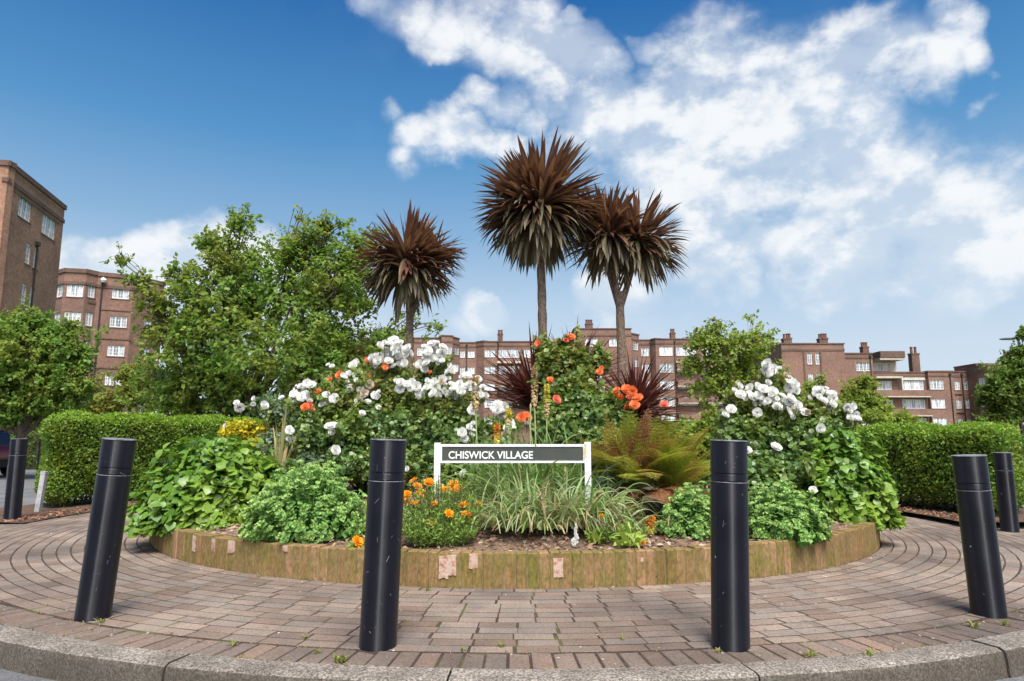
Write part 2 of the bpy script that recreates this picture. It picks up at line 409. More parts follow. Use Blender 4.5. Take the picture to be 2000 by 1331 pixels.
while r < 6.9:
    r1 = r+row-.0135; nb = int(2*math.pi*(r+row/2)/.212)
    off = (k % 2)*.5+random.uniform(-.08, .08)
    for i in range(nb):
        a0 = -math.pi+2*math.pi*(i+off)/nb; a1 = a0+2*math.pi/nb-.011/r
        ac = (a0+a1)/2
        lim = RK(ac)-.222
        if r >= lim-.02: continue
        rr1 = min(r1, lim-.004)
        if rr1-r < .02: continue
        if abs((ac+math.pi) % (2*math.pi)-math.pi) > R(118) and r > 5.4: continue
        x, y = pol(ac, r)
        ja = random.uniform(-.0014, .0014)
        arcbrick(MBk, a0+ja, a1+ja, r+random.uniform(-.0018, .0018), rr1+random.uniform(-.0018, .0018), random.uniform(0, .0014), (random.gauss(0, .004), random.gauss(0, .005)))
    r += row; k += 1
# header course next to the kerb
a = -R(150)
while a < R(150):
    rk = RK(a); da = .1065/rk
    gap = random.uniform(.009, .016)/rk
    arcbrick(MBh, a+gap, a+da, rk-.215+random.uniform(-.003, .003), rk-.008, random.uniform(.001, .006), (random.gauss(0, .02), random.gauss(0, .012)), bev=.003)
    a += da
tag(MBk.build('paving', M_pave), kind='structure'); tag(MBh.build('paving_edge', M_head), kind='structure')

# kerb : granite stones following the edge
m, nt, bs = newmat('granite_kerb')
n1 = noise(nt, 85, 3, .85); n2 = noise(nt, 3, 5); n3 = noise(nt, 28, 4, .7)
c = ramp_on(nt, n1, [(.085, .07, .06), (.29, .25, .22), (.56, .52, .47)], [.38, .5, .62])
c = mixc(nt, 1.0, c, ramp_on(nt, n2, [(.48, .46, .42), (.88, .86, .82)], [.35, .65]), 'MULTIPLY')
c = mixc(nt, ramp_on(nt, n3, [(0, 0, 0), (.7, .7, .7)], [.58, .7]), c, (.13, .115, .10))
g = nt.nodes.new('ShaderNodeNewGeometry'); sp = nt.nodes.new('ShaderNodeSeparateXYZ'); nt.links.new(g.outputs['Normal'], sp.inputs[0])
grime = ramp_on(nt, sp.outputs[2], [(1, 1, 1), (0, 0, 0)], [.2, .75])   # road grime on the upright face
c = mixc(nt, mmath(nt, 'MULTIPLY', grime, .72), c, (.045, .034, .022))
nt.links.new(c, bs.inputs['Base Color']); bs.inputs['Roughness'].default_value = .85; bump(nt, bs, n1, .6, .005)
M_kerb = m
KB = MB(); joints = [-R(100)]
ja = [math.atan2(x, CY-y) for x, y in ((-2.76, 3.9), (-1.56, 3.25), (-.30, 3.0), (1.03, 3.05), (2.3, 3.6))]
step = 1.27/5.8
js = list(ja); a = ja[0]
while a > -R(125): a -= step; js.insert(0, a)
a = ja[-1]
while a < R(125): a += step; js.append(a)
for i in range(len(js)-1):
    a0, a1 = js[i]+.0009, js[i+1]-.0009; n = 12
    dz = random.uniform(-.003, .004); dr = random.uniform(-.004, .004)
    prof = [(0, -.2), (0, 0), (.135, 0), (.157, -.010), (.166, -.034), (.178, -.2)]
    v = []; f = []
    for j in range(n+1):
        a = a0+(a1-a0)*j/n; rk = RK(a)
        for (pr, pz) in prof:
            x, y = pol(a, rk+pr+dr); v.append((x, y, pz+dz+gz(x, y)+(.004 if pr < .16 and pz > -.05 else 0)+random.uniform(-.0012, .0012)))
    m_ = len(prof)
    for j in range(n):
        for q in range(m_-1): f.append((j*m_+q, (j+1)*m_+q, (j+1)*m_+q+1, j*m_+q+1))
    f.append(tuple(range(m_))); f.append(tuple(n*m_+q for q in range(m_))[::-1])
    KB.add(v, f)
ko = KB.build('kerb', M_kerb, smooth=True); tag(ko, kind='structure')

# leaf litter / soil beds below the hedges
M_litter = simplemat('bare_soil', (.06, .035, .022), (.15, .085, .055), 14, .95, .6)
v = []; f = []
for s in (-1, 1):
    base = len(v); n = 30
    for i in range(n+1):
        a = s*R(84+i*2.9)
        for r in (5.35 if s > 0 else 5.8, 6.2, 7.3):
            x, y = pol(a, r); v.append((x, y, .012+.02*(r > 6)))
    for i in range(n):
        for k in range(2): f.append((base+i*3+k, base+i*3+k+1, base+i*3+k+4, base+i*3+k+3))
b = MB(); b.add(v, f); tag(b.build('soil_bed', M_litter), kind='structure')
n = 2600
a = np.concatenate([rng.uniform(-R(168), -R(84), n//2), rng.uniform(R(84), R(168), n//2)]); rr = np.where(a < 0, 5.78, 5.33)+np.abs(rng.normal(size=n))*.22
P = np.stack([CX+rr*np.sin(a), CY-rr*np.cos(a), .03+rng.uniform(0, .015, n)], 1)
ax = rdir(n); ax[:, 2] *= .25; nn = np.tile([0, 0, 1.0], (n, 1))+rng.normal(size=(n, 3))*.35
V, F = scatter(T_OV, P, ax, nn, rng.uniform(.025, .055, n))
M_dead = leafmat('dead_leaf', [(.17, .08, .045), (.32, .17, .10), (.24, .10, .06), (.42, .28, .18)], .8, .1)
tag(np_mesh('fallen_leaves', V, F, M_dead), 'dry brown leaves scattered under the clipped hedges', 'leaf litter', kind='stuff')

# crumbs, leaf bits and grit lying on the bricks, mostly along the wall and the kerb
n = 1500; a = rng.uniform(-R(115), R(115), n); t = rng.uniform(size=n)
rk_ = np.array([RK(x) for x in a]); rr = np.where(t < .4, RW+.02+np.abs(rng.normal(size=n))*.10, np.where(t < .75, rk_-.05-np.abs(rng.normal(size=n))*.16, rng.uniform(RW, 5.6, n)))
P = np.stack([CX+rr*np.sin(a), CY-rr*np.cos(a), .004-.012*np.maximum(0, CX+rr*np.sin(a)-1.2)+rng.uniform(0, .003, n)], 1); ax = rdir(n); ax[:, 2] *= .15
V, F = scatter(T_NAR, P, ax, np.tile([0, 0, 1.0], (n, 1))+rng.normal(size=(n, 3))*.3, rng.uniform(.004, .022, n), 2.2)
tag(np_mesh('grit', V, F, leafmat('grit', [(.45, .40, .34), (.20, .12, .07), (.60, .57, .52), (.30, .20, .12), (.12, .09, .07)], .9, 0)), 'loose crumbs and leaf bits lying on the paving bricks', 'litter', kind='stuff')

# ================================================================== PLANTER
def wallmat():
    m, nt, b = newmat('mossy_brick')
    c = ramp_on(nt, rpi(nt), [(.22, .155, .06), (.32, .185, .095), (.19, .145, .05), (.38, .22, .13), (.24, .17, .06), (.28, .165, .085)])
    n1 = noise(nt, 5, 5, .65); n2 = noise(nt, 48, 6, .75, vscale=(1, 1, .5)); n3 = noise(nt, 1.3, 3)
    c = mixc(nt, ramp_on(nt, n1, [(0, 0, 0), (.8, .8, .8)], [.42, .66]), c, (.155, .15, .02))
    c = mixc(nt, ramp_on(nt, n3, [(0, 0, 0), (.55, .55, .55)], [.5, .68]), c, (.24, .13, .05))
    c = mixc(nt, 1.0, c, ramp_on(nt, n2, [(.42, .40, .36), (1.35, 1.3, 1.22)], [.3, .66]), 'MULTIPLY')
    nt.links.new(c, b.inputs['Base Color']); b.inputs['Roughness'].default_value = .9; bump(nt, b, n2, .6, .006); return m
M_wall = wallmat()
M_mort = simplemat('mortar', (.15, .12, .045), (.25, .19, .09), 18, .95)
planter = thing('planter_wall', (CX, CY, 0), 'low round planter wall of mossy upright bricks around the flower bed', 'planter')
HB = .232; b = MB(); nb = 340
for i in range(nb):
    a0 = -math.pi+2*math.pi*i/nb; a1 = a0+2*math.pi/nb-.0075/RW*random.uniform(.5, 1.4)
    dr = max(-.0022, random.gauss(0, .0030)); dz = random.gauss(0, .003)
    r1 = RW+dr; r0 = RW-.102; zt = HB+dz; bv = .006
    def q(a, r, z): x, y = pol(a, r); return (x-CX, y-CY, z)
    da = bv/RW
    v = [q(a0, r0, -.04), q(a1, r0, -.04), q(a1-da, r1, -.04), q(a0+da, r1, -.04), q(a0, r0, zt), q(a1, r0, zt), q(a1, r1-bv, zt), q(a0, r1-bv, zt),
         q(a0+da, r1, zt-bv), q(a1-da, r1, zt-bv), q(a0, r1-bv, -.04), q(a1, r1-bv, -.04)]
    f = [(0, 1, 5, 4), (4, 5, 6, 7), (7, 6, 9, 8), (8, 9, 2, 3), (7, 8, 3, 10), (9, 6, 11, 2), (4, 7, 10, 0), (6, 5, 1, 11)]
    b.add(v, f)
b.build('brick_course', M_wall, planter)
b = MB(); b.lathe([(RW-.094, -.03), (RW-.0045, -.03), (RW-.0045, HB-.008), (RW-.094, HB-.009)], 240, caps=False); b.build('mortar', M_mort, planter)
# spalled faces : irregular pink patches standing just proud of the moss
m, nt, bs = newmat('fresh_brick')
c = ramp_on(nt, noise(nt, 26, 6, .75), [(.24, .16, .07), (.44, .22, .14), (.62, .48, .40), (.40, .24, .15)], [.3, .42, .56, .72])
nt.links.new(c, bs.inputs['Base Color']); bs.inputs['Roughness'].default_value = .95; bump(nt, bs, noise(nt, 60, 5, .8), .8, .01); M_spall = m
for (px, pw, ytop, ybot) in ((407, 10, 1046, 1078), (470, 10, 1052, 1078), (502, 12, 1056, 1082), (515, 13, 1056, 1080), (797, 22, 1084, 1098), (863, 19, 1086, 1132), (883, 20, 1084, 1126), (932, 18, 1080, 1112), (1092, 20, 1090, 1130), (1232, 9, 1086, 1100), (640, 12, 1064, 1078)):
    g0 = G(px, (ytop+ybot)/2, .14)
    a = math.atan2(g0[0]-CX, CY-g0[1])
    Y = CY-RW*math.cos(a)
    zt = min(.224, W(px, ytop, Y)[2]); zb = max(.02, W(px, ybot, Y)[2]); hw = px2m(pw, Y)/2/RW/max(.4, math.cos(a))
    n = 18; ring = []
    for k in range(n):
        t = 2*math.pi*k/n; cxs = math.copysign(min(1, abs(math.cos(t))*1.7), math.cos(t)); szs = math.copysign(min(1, abs(math.sin(t))*1.7), math.sin(t))
        ring.append((a+cxs*hw*random.uniform(.86, 1.0), (zt+zb)/2+szs*(zt-zb)/2*(random.uniform(.95, 1.0) if szs > 0 else random.uniform(.84, 1.0))))
    mb = MB(); v = []
    for rr in (RW-.004, RW+.0045):
        for (aa, zz) in ring:
            x, y = pol(aa, rr); v.append((x-CX, y-CY, zz))
    x, y = pol(a, RW+.006); v.append((x-CX, y-CY, (zt+zb)/2))
    mb.add(v, [(k, (k+1) % n, n+(k+1) % n, n+k) for k in range(n)]+[(n+k, n+(k+1) % n, 2*n) for k in range(n)])
    mb.build('spalled_face', M_spall, planter)
# soil
def soil_z(x, y):
    r = np.hypot(x-CX, y-CY); return .185+.26*(1-np.clip(r/RW, 0, 1)**2)
v = []; f = []; nr = 26; na = 120
for j in range(nr+1):
    r = (RW-.09)*j/nr
    for i in range(na):
        a = 2*math.pi*i/na; x, y = CX+r*math.cos(a), CY+r*math.sin(a)
        v.append((x, y, float(soil_z(x, y))+random.uniform(-.008, .008)))
for j in range(nr):
    for i in range(na): f.append((j*na+i, j*na+(i+1) % na, (j+1)*na+(i+1) % na, (j+1)*na+i))
M_soil = simplemat('soil', (.10, .062, .042), (.26, .17, .115), 30, .95, .8)
b = MB(); b.add(v, f); tag(b.build('soil', M_soil, smooth=True), 'dry brown soil mound filling the round planter', kind='structure')
n = 15000
rr = (RW-.13)*np.sqrt(rng.uniform(.35, 1, n)); a = rng.uniform(0, 2*math.pi, n); x = CX+rr*np.cos(a); y = CY+rr*np.sin(a)
P = np.stack([x, y, soil_z(x, y)+rng.uniform(.004, .02, n)], 1); ax = rdir(n); ax[:, 2] *= .3
V, F = scatter(T_NAR, P, ax, np.tile([0, 0, 1.0], (n, 1))+rng.normal(size=(n, 3))*.5, rng.uniform(.025, .075, n), 1.5)
M_chip = leafmat('wood_chip', [(.20, .11, .07), (.42, .29, .20), (.30, .17, .11), (.55, .42, .32)], .85, 0)
tag(np_mesh('wood_chips', V, F, M_chip), 'pale wood chips and straw strewn on the planter soil', 'mulch', kind='stuff')

# ================================================================== BOLLARDS
m, nt, bs = newmat('black_paint')
n1 = noise(nt, 2.5, 4); n2 = noise(nt, 22, 2, .5, vscale=(1, 1, .6)); n3 = noise(nt, 180, 2)
c = ramp_on(nt, n1, [(.004, .0045, .009), (.009, .0095, .016)], [.35, .65])
fl = ramp_on(nt, n2, [(0, 0, 0), (1, 1, 1)], [.76, .775])
c = mixc(nt, fl, c, (.35, .36, .40))
nt.links.new(c, bs.inputs['Base Color'])
nt.links.new(ramp_on(nt, n1, [(.34, .34, .34), (.44, .44, .44)], [.3, .7]), bs.inputs['Roughness']); bs.inputs['Specular IOR Level'].default_value = .5; bs.inputs['Anisotropic'].default_value = .93; bs.inputs['Anisotropic Rotation'].default_value = .25; tg = nt.nodes.new('ShaderNodeTangent'); tg.direction_type = 'RADIAL'; tg.axis = 'Z'; nt.links.new(tg.outputs[0], bs.inputs['Tangent'])
bump(nt, bs, n3, .08, .002); M_black = m
M_ring = simplemat('pale_edge', (.30, .31, .33), (.12, .12, .13), 30, .45)  # paler grey for the collar edge and top plate
M_scr = simplemat('scratch', (.24, .25, .28), (.08, .085, .10), 60, .6)
BR = .0905
def bollard(base, top, label, seed, scr):
    base = np.array(base, float); top = np.array(top, float)
    o = thing('bollard', base, label, 'bollard', 'black bollards ringing the paved roundabout')
    H = float(np.linalg.norm(top-base)); ax = Vector(tuple(top-base)).normalized()
    o.rotation_euler = Vector((0, 0, 1)).rotation_difference(ax).to_euler()
    h1 = H-.205; rnd = random.Random(seed)
    b = MB(); b.lathe([(BR, -.08), (BR, h1-.003), (BR-.004, h1)], 64); b.build('post', M_black, o, True)
    b = MB(); b.lathe([(BR-.006, h1), (BR-.006, h1+.003), (BR-.0005, h1+.006), (BR-.0005, h1+.034), (BR-.004, h1+.037), (BR-.004, h1+.041), (BR-.0005, h1+.044), (BR-.0005, H-.010), (BR-.004, H-.0065)], 64)
    b.build('cap', M_black, o, True)
    b = MB(); b.lathe([(BR-.004, h1-.0035), (BR+.0008, h1-.003), (BR+.0008, h1), (BR-.004, h1)], 64, caps=False); b.build('collar_edge', M_ring, o, True)
    b = MB(); b.lathe([(BR-.006, H-.0075), (BR+.0015, H-.006), (BR+.0015, H-.0015), (BR-.004, H)], 64); b.build('top_plate', M_ring, o, True)
    b = MB()
    for k in range(int(scr*.75)):
        a0 = R(270)+rnd.uniform(-1.3, 1.3); z0 = rnd.uniform(.08, H-.08); n = rnd.choice([1, 1, 1, 2, 4]); ln = rnd.choice([rnd.uniform(.0008, .004), rnd.uniform(.0008, .004), rnd.uniform(.004, .008)])
        ang = rnd.uniform(0, math.pi); wd = rnd.uniform(.0005, .0014)
        pts = [(a0+math.cos(ang)*ln*i/BR, z0+math.sin(ang)*ln*i*1.5) for i in range(n+1)]
        v = []
        for (aa, zz) in pts:
            for s in (-1, 1):
                a_, z_ = aa-math.sin(ang)*wd*s/BR, zz+math.cos(ang)*wd*s
                v.append(((BR+.0006)*math.cos(a_), (BR+.0006)*math.sin(a_), z_))
        b.add(v, [(2*i, 2*i+1, 2*i+3, 2*i+2) for i in range(n)])
    b.build('scratches', M_scr, o)
    return o
def bo(pxb, pyb, zb, pxt, pyt, lean_y, label, seed, scr):
    B = G(pxb, pyb, zb); T = W(pxt, pyt, B[1]+lean_y); bollard(B, T, label, seed, scr); return B
Bs = []
Bs.append(bo(738, 1262, 0, 759, 858, .0, 'scratched black bollard standing in front of the left end of the sign', 1, 46))
Bs.append(bo(1427, 1264, 0, 1423, 860, .0, 'black bollard standing in front of the pair of pale green clumps on the right', 2, 40))
Bs.append(bo(181, 1207, 0, 234, 857, .0, 'black bollard leaning inwards in front of the left hedge, near the kerb', 3, 22))
Bs.append(bo(1933, 1212, -.05, 1892, 889, .0, 'black bollard leaning in front of the right hedge, the nearer of the two there', 4, 16))
Bs.append(bo(23, 1018, 0, 38, 857, .0, 'far black bollard at the left edge beside the red car', 5, 4))
Bs.append(bo(1973, 1039, -.055, 1957, 884, .0, 'far black bollard before the right end of the right hedge', 6, 4))

# ================================================================== SIGN
M_white = simplemat('white_paint', (.72, .72, .74), (.84, .84, .85), 20, .5)
M_board = simplemat('sign_face', (.048, .054, .046), (.060, .067, .058), 5, .6)
m, nt, bs = newmat('white_letter'); bs.inputs['Base Color'].default_value = (.85, .85, .83, 1); bs.inputs['Roughness'].default_value = .5; M_let = m
SY = 5.75
TL = W(862, 868, SY); TR = W(1142, 866, SY); BL = W(862, 904, SY); BRr = W(1142, 905, SY)
pl = W(855, 867, SY); pr = W(1147, 866, SY)
sign = thing('street_sign', (pl[0], SY, .25), 'white framed street name sign with dark board on two white posts', 'sign')
sx, sz = pl[0], .25
wpost = px2m(12, SY)
pb = W(1151, 1015, SY)
b = MB(); b.box(-wpost/2, wpost/2, -.025, .025, -.15, pl[2]-sz+.008); o = b.build('post', M_white, sign)
b = MB(); b.box(-wpost/2, wpost/2, -.025, .025, -.15, pr[2]-sz+.01); o = b.build('post', M_white, sign, loc=(pr[0]-pl[0], 0, 0)); 
w_ = pr[0]-pl[0]-wpost; zt = TL[2]-sz; zb = BL[2]-sz; fr = px2m(4.8, SY)
x0 = wpost/2; x1 = x0+w_
b = MB(); b.box(x0, x1, -.018, .018, zt-fr, zt); b.box(x0, x1, -.018, .018, zb-.002, zb+fr*.75); b.box(x0, x0+fr*.6, -.018, .018, zb+fr*.75, zt-fr); b.box(x1-fr*.6, x1, -.018, .018, zb+fr*.75, zt-fr)
b.build('frame', M_white, sign)
b = MB(); b.box(x0+.002, x1-.002, -.011, .011, zb+.004, zt-.004); board = b.build('board', M_board, sign)
b = MB()
for (xx0, xx1, zz0, zz1) in ((x1-fr*.55, x1+.004, zb+.03, zt-.03), (x1+.002, x1+.016, zt-.11, zt+.004)):
    b.box(xx0, xx1, -.0205, -.017, zz0, zz1) if xx1 < x1+.01 else b.box(xx0, xx1, -.0275, -.024, zz0, zz1)
b.build('rust_stain', simplemat('yellow_stain', (.55, .42, .16), (.72, .66, .45), 25, .7), sign)
tcv = bpy.data.curves.new('lettering', 'FONT'); tcv.body = 'CHISWICK VILLAGE'; tcv.size = 1; tcv.offset = .018; tcv.extrude = 0
to = bpy.data.objects.new('lettering', tcv); sc.collection.objects.link(to)
bpy.context.view_layer.update()
me = bpy.data.meshes.new_from_object(to.evaluated_get(bpy.context.evaluated_depsgraph_get()))
bpy.data.objects.remove(to)
co = np.empty(len(me.vertices)*3, np.float32); me.vertices.foreach_get('co', co); co = co.reshape(-1, 3)
mn, mx = co.min(0), co.max(0)
l0 = W(876, 896.5, SY-.012); l1 = W(1041, 881.5, SY-.012)
co2 = np.zeros_like(co)
co2[:, 0] = (l0[0]-sx)+(co[:, 0]-mn[0])/(mx[0]-mn[0])*(l1[0]-l0[0])
co2[:, 2] = (l0[2]-sz)+(co[:, 1]-mn[1])/(mx[1]-mn[1])*(l1[2]-l0[2]); co2[:, 1] = -.0125
me.vertices.foreach_set('co', co2.ravel()); me.update(); me.materials.append(M_let)
link(bpy.data.objects.new('lettering', me), sign)
# ================================================================== BUILDINGS
def brickwall(name, c1, c2, dark=1.0):
    m, nt, b = newmat(name)
    t = nt.nodes.new('ShaderNodeTexCoord'); mp = nt.nodes.new('ShaderNodeMapping'); 
    # brick courses on upright walls: run along x+y, height z
    sp = nt.nodes.new('ShaderNodeSeparateXYZ'); nt.links.new(t.outputs['Object'], sp.inputs[0])
    cb = nt.nodes.new('ShaderNodeCombineXYZ'); nt.links.new(mmath(nt, 'ADD', sp.outputs[0], mmath(nt, 'MULTIPLY', sp.outputs[1], .83)), cb.inputs[0]); nt.links.new(sp.outputs[2], cb.inputs[1])
    br = nt.nodes.new('ShaderNodeTexBrick'); nt.links.new(cb.outputs[0], br.inputs[0])
    br.inputs['Scale'].default_value = 1; br.inputs['Brick Width'].default_value = .24; br.inputs['Row Height'].default_value = .075; br.inputs['Mortar Size'].default_value = .008
    br.inputs['Color1'].default_value = tuple(c1)+(1,); br.inputs['Color2'].default_value = tuple(c2)+(1,); br.inputs['Mortar'].default_value = (.26, .19, .15, 1)
    n1 = noise(nt, .35, 6, .65); n2 = noise(nt, 3.5, 6, .75)
    c = mixc(nt, 1.0, br.outputs[0], ramp_on(nt, n1, [(.80, .80, .82), (1.15, 1.12, 1.08)], [.35, .65]), 'MULTIPLY')
    c = mixc(nt, 1.0, c, ramp_on(nt, n2, [(.72, .70, .70), (1.3, 1.28, 1.25)], [.3, .7]), 'MULTIPLY')
    nt.links.new(c, b.inputs['Base Color']); b.inputs['Roughness'].default_value = .92; return m
M_brick = brickwall('brick', (.29, .155, .12), (.22, .12, .098))
M_brickL = brickwall('brick_orange', (.46, .25, .165), (.36, .19, .125))
M_brickD = brickwall('brick_dark', (.15, .08, .062), (.11, .062, .05))
M_frame = simplemat('window_paint', (.82, .83, .84), (.88, .88, .88), 4, .5)
m, nt, bs = newmat('window_glass')
oi = nt.nodes.new('ShaderNodeObjectInfo')
c = ramp_on(nt, oi.outputs['Random'], [(.22, .26, .30), (.58, .61, .64), (.74, .76, .78), (.46, .49, .53), (.80, .81, .82)])
c = mixc(nt, 1.0, c, ramp_on(nt, noise(nt, 2.3, 2, vscale=(1.6, 1.6, .25)), [(.5, .5, .52), (1.2, 1.2, 1.2)], [.4, .6]), 'MULTIPLY')
nt.links.new(c, bs.inputs['Base Color']); bs.inputs['Roughness'].default_value = .12; M_glass = m
M_slab = simplemat('render_band', (.50, .44, .36), (.62, .56, .47), 2, .8)
M_pale = simplemat('pale_render', (.55, .50, .45), (.68, .65, .60), 1.5, .8)
M_pipe = simplemat('drain_pipe', (.02, .018, .018), (.04, .035, .032), 5, .6)
M_pot = simplemat('chimney_pot', (.12, .055, .04), (.2, .09, .06), 6, .85)
M_roof = simplemat('roof_felt', (.08, .075, .07), (.14, .13, .12), 1, .95)
WCACHE = {}
def window_meshes(w, h, cols, rows):
    key = (round(w, 1), round(h, 1), cols, rows)
    if key in WCACHE: return WCACHE[key]
    w, h = max(.4, key[0]), max(.6, key[1]); b = MB(); fw = .10
    b.box(-w/2, w/2, -.03, .05, 0, fw); b.box(-w/2, w/2, -.03, .05, h-fw, h); b.box(-w/2, -w/2+fw, -.03, .05, fw, h-fw); b.box(w/2-fw, w/2, -.03, .05, fw, h-fw)
    for i in range(1, cols):
        x = -w/2+w*i/cols; b.box(x-.065, x+.065, -.028, .05, fw, h-fw)
    cw = w/cols
    for i in range(cols):
        xa = -w/2+cw*i; 
        b.box(xa+cw/2-.018, xa+cw/2+.018, -.012, .03, fw, h-fw)
        for j in range(1, rows):
            z = h*j/rows; b.box(xa+.05, xa+cw/2-.018, -.010, .03, z-.018, z+.018); b.box(xa+cw/2+.018, xa+cw-.05, -.010, .03, z-.018, z+.018)
    fo = b.build('frame', M_frame); g = MB(); g.add([(-w/2+.03, .02, .03), (w/2-.03, .02, .03), (w/2-.03, .02, h-.03), (-w/2+.03, .02, h-.03)], [(0, 1, 2, 3)])
    go = g.build('pane', M_glass)
    WCACHE[key] = (fo.data, go.data); bpy.data.objects.remove(fo); bpy.data.objects.remove(go)
    return WCACHE[key]
SILLS = {}
def sill_mesh(w):
    k = round(w, 1)
    if k not in SILLS:
        b = MB(); b.box(-k/2-.08, k/2+.08, -.10, 0, -.085, .012); o = b.build('sill', M_brickD); SILLS[k] = o.data; bpy.data.objects.remove(o)
    return SILLS[k]
class Facade:
    """upright wall from A to B (left to right as seen from outside)"""
    def __init__(s, bld, A, B, z1, z0=-.4, mat=None, depth=10, parapet=.9, par_mat=None, cop=.12, name='wall', ends=(0, 0)):
        s.A = np.array(A[:2], float); s.B = np.array(B[:2], float); s.L = np.linalg.norm(s.B-s.A); s.d = (s.B-s.A)/s.L
        s.n = np.array([s.d[1], -s.d[0]]); s.z0, s.z1 = z0, z1; s.op = []; s.bld = bld; s.mat = mat or M_brick; s.depth = depth; s.par = parapet; s.cop = cop; s.pm = par_mat or M_brickD; s.name = name
        s.off = np.array(bld.location[:2])
    def hit(s, px, py):
        r = ray(px, py); M = np.array([[r[0], -s.d[0]], [r[1], -s.d[1]]]); t, q = np.linalg.solve(M, s.A); return q, CAMH+t*r[2]
    def win(s, x0, y0, x1, y1, cols=3, rows=3, n=1, pitch=2.8, skip=(), pane=True):
        xm, ym = (x0+x1)/2, (y0+y1)/2
        sa = s.hit(x0, ym)[0]; sb = s.hit(x1, ym)[0]; zt = s.hit(xm, y0)[1]; zb = s.hit(xm, y1)[1]
        for i in range(n):
            if i in skip: continue
            if zb-i*pitch < s.z0+.6: break
            s.op.append((sa, sb, zb-i*pitch, zt-i*pitch, cols, rows))
    def P(s, q, z, out=0.0):
        p = s.A+s.d*q+s.n*out; return (p[0]-s.off[0], p[1]-s.off[1], z)
    def boxon(s, mb, q0, q1, o0, o1, z0, z1):
        v = [s.P(q, z, o) for z in (z0, z1) for (q, o) in ((q0, o1), (q1, o1), (q1, o0), (q0, o0))]
        mb.add(v, [(3, 2, 1, 0), (4, 5, 6, 7), (0, 1, 5, 4), (1, 2, 6, 5), (2, 3, 7, 6), (3, 0, 4, 7)])
    def build(s):
        op = []
        for (a, b, za, zb, c, r) in s.op:
            if a < .15 or b > s.L-.15 or zb > s.z1-.15: 
                a = max(a, .16); b = min(b, s.L-.16); zb = min(zb, s.z1-.2)
            if b-a > .3: op.append((a, b, za, zb, c, r))
        Q = sorted({0.0, round(s.L, 4)} | {round(o[i], 4) for o in op for i in (0, 1)}); Z = sorted({s.z0, s.z1} | {round(o[i], 4) for o in op for i in (2, 3)})
        mb = MB(); v = [s.P(q, z) for z in Z for q in Q]; f = []
        nq = len(Q)
        for j in range(len(Z)-1):
            zc = (Z[j]+Z[j+1])/2
            for i in range(nq-1):
                qc = (Q[i]+Q[i+1])/2
                if any(o[0] < qc < o[1] and o[2] < zc < o[3] for o in op): continue
                f.append((j*nq+i, j*nq+i+1, (j+1)*nq+i+1, (j+1)*nq+i))
        mb.add(v, f); dp = .14
        for (a, b, za, zb, c, r) in op:
            v = [s.P(a, za), s.P(b, za), s.P(b, zb), s.P(a, zb), s.P(a, za, -dp), s.P(b, za, -dp), s.P(b, zb, -dp), s.P(a, zb, -dp)]
            mb.add(v, [(0, 4, 5, 1), (1, 5, 6, 2), (2, 6, 7, 3), (3, 7, 4, 0)])
        # returns + solid body
        v = [s.P(0, s.z0), s.P(s.L, s.z0), s.P(s.L, s.z1), s.P(0, s.z1), s.P(0, s.z0, -s.depth), s.P(s.L, s.z0, -s.depth), s.P(s.L, s.z1, -s.depth), s.P(0, s.z1, -s.depth)]
        mb.add(v, [(1, 5, 6, 2), (4, 0, 3, 7), (5, 4, 7, 6)])
        s.boxon(mb, .02, s.L-.02, -s.depth+.02, -.35, s.z0, s.z1-.02)
        mb.add([s.P(0, s.z1), s.P(s.L, s.z1), s.P(s.L, s.z1, -s.depth), s.P(0, s.z1, -s.depth)], [(0, 1, 2, 3)])
        mb.build(s.name, s.mat, s.bld)
        if s.par:
            pb = MB(); s.boxon(pb, -.06, s.L+.06, -.3, .07, s.z1-s.par, s.z1-s.par+.28)
            s.boxon(pb, -.10, s.L+.10, -s.depth, .11, s.z1-s.cop+.002, s.z1+.05); pb.build('parapet', s.pm, s.bld)
        ang = math.atan2(s.d[1], s.d[0])
        for (a, b, za, zb, c, r) in op:
            fm, gm = window_meshes(b-a+.04, zb-za+.04, c, r)
            wo_ = bpy.data.objects.new('window', fm); link(wo_, s.bld); wo_.location = s.P((a+b)/2, za-.02, -.09); wo_.rotation_euler = (0, 0, ang)
            pa = bpy.data.objects.new('pane', gm); link(pa, wo_)
            si = bpy.data.objects.new('sill', sill_mesh(b-a)); link(si, wo_); si.location = (0, -.03, 0)
    def pipe(s, px, py, z0=None, z1=None):
        q = s.hit(px, py)[0]; b = MB(); b.tube([s.P(q, (z0 if z0 is not None else s.z0), .1), s.P(q, (z1 if z1 else s.z1-.6), .1)], .065, 8)
        s.boxon(b, q-.16, q+.16, .02, .24, (z1 if z1 else s.z1-.6)-.02, (z1 if z1 else s.z1-.6)+.25); b.build('drain_pipe', M_pipe, s.bld)
    def band(s, x0, y0, x1, y1, mat, name, out=.12, n=1, pitch=2.8, inn=-.05):
        xm, ym = (x0+x1)/2, (y0+y1)/2; a = s.hit(x0, ym)[0]; b_ = s.hit(x1, ym)[0]; zt = s.hit(xm, y0)[1]; zb = s.hit(xm, y1)[1]
        for i in range(n):
            mb = MB(); s.boxon(mb, a, b_, inn, out, zb-i*pitch, zt-i*pitch); mb.build(name, mat, s.bld)
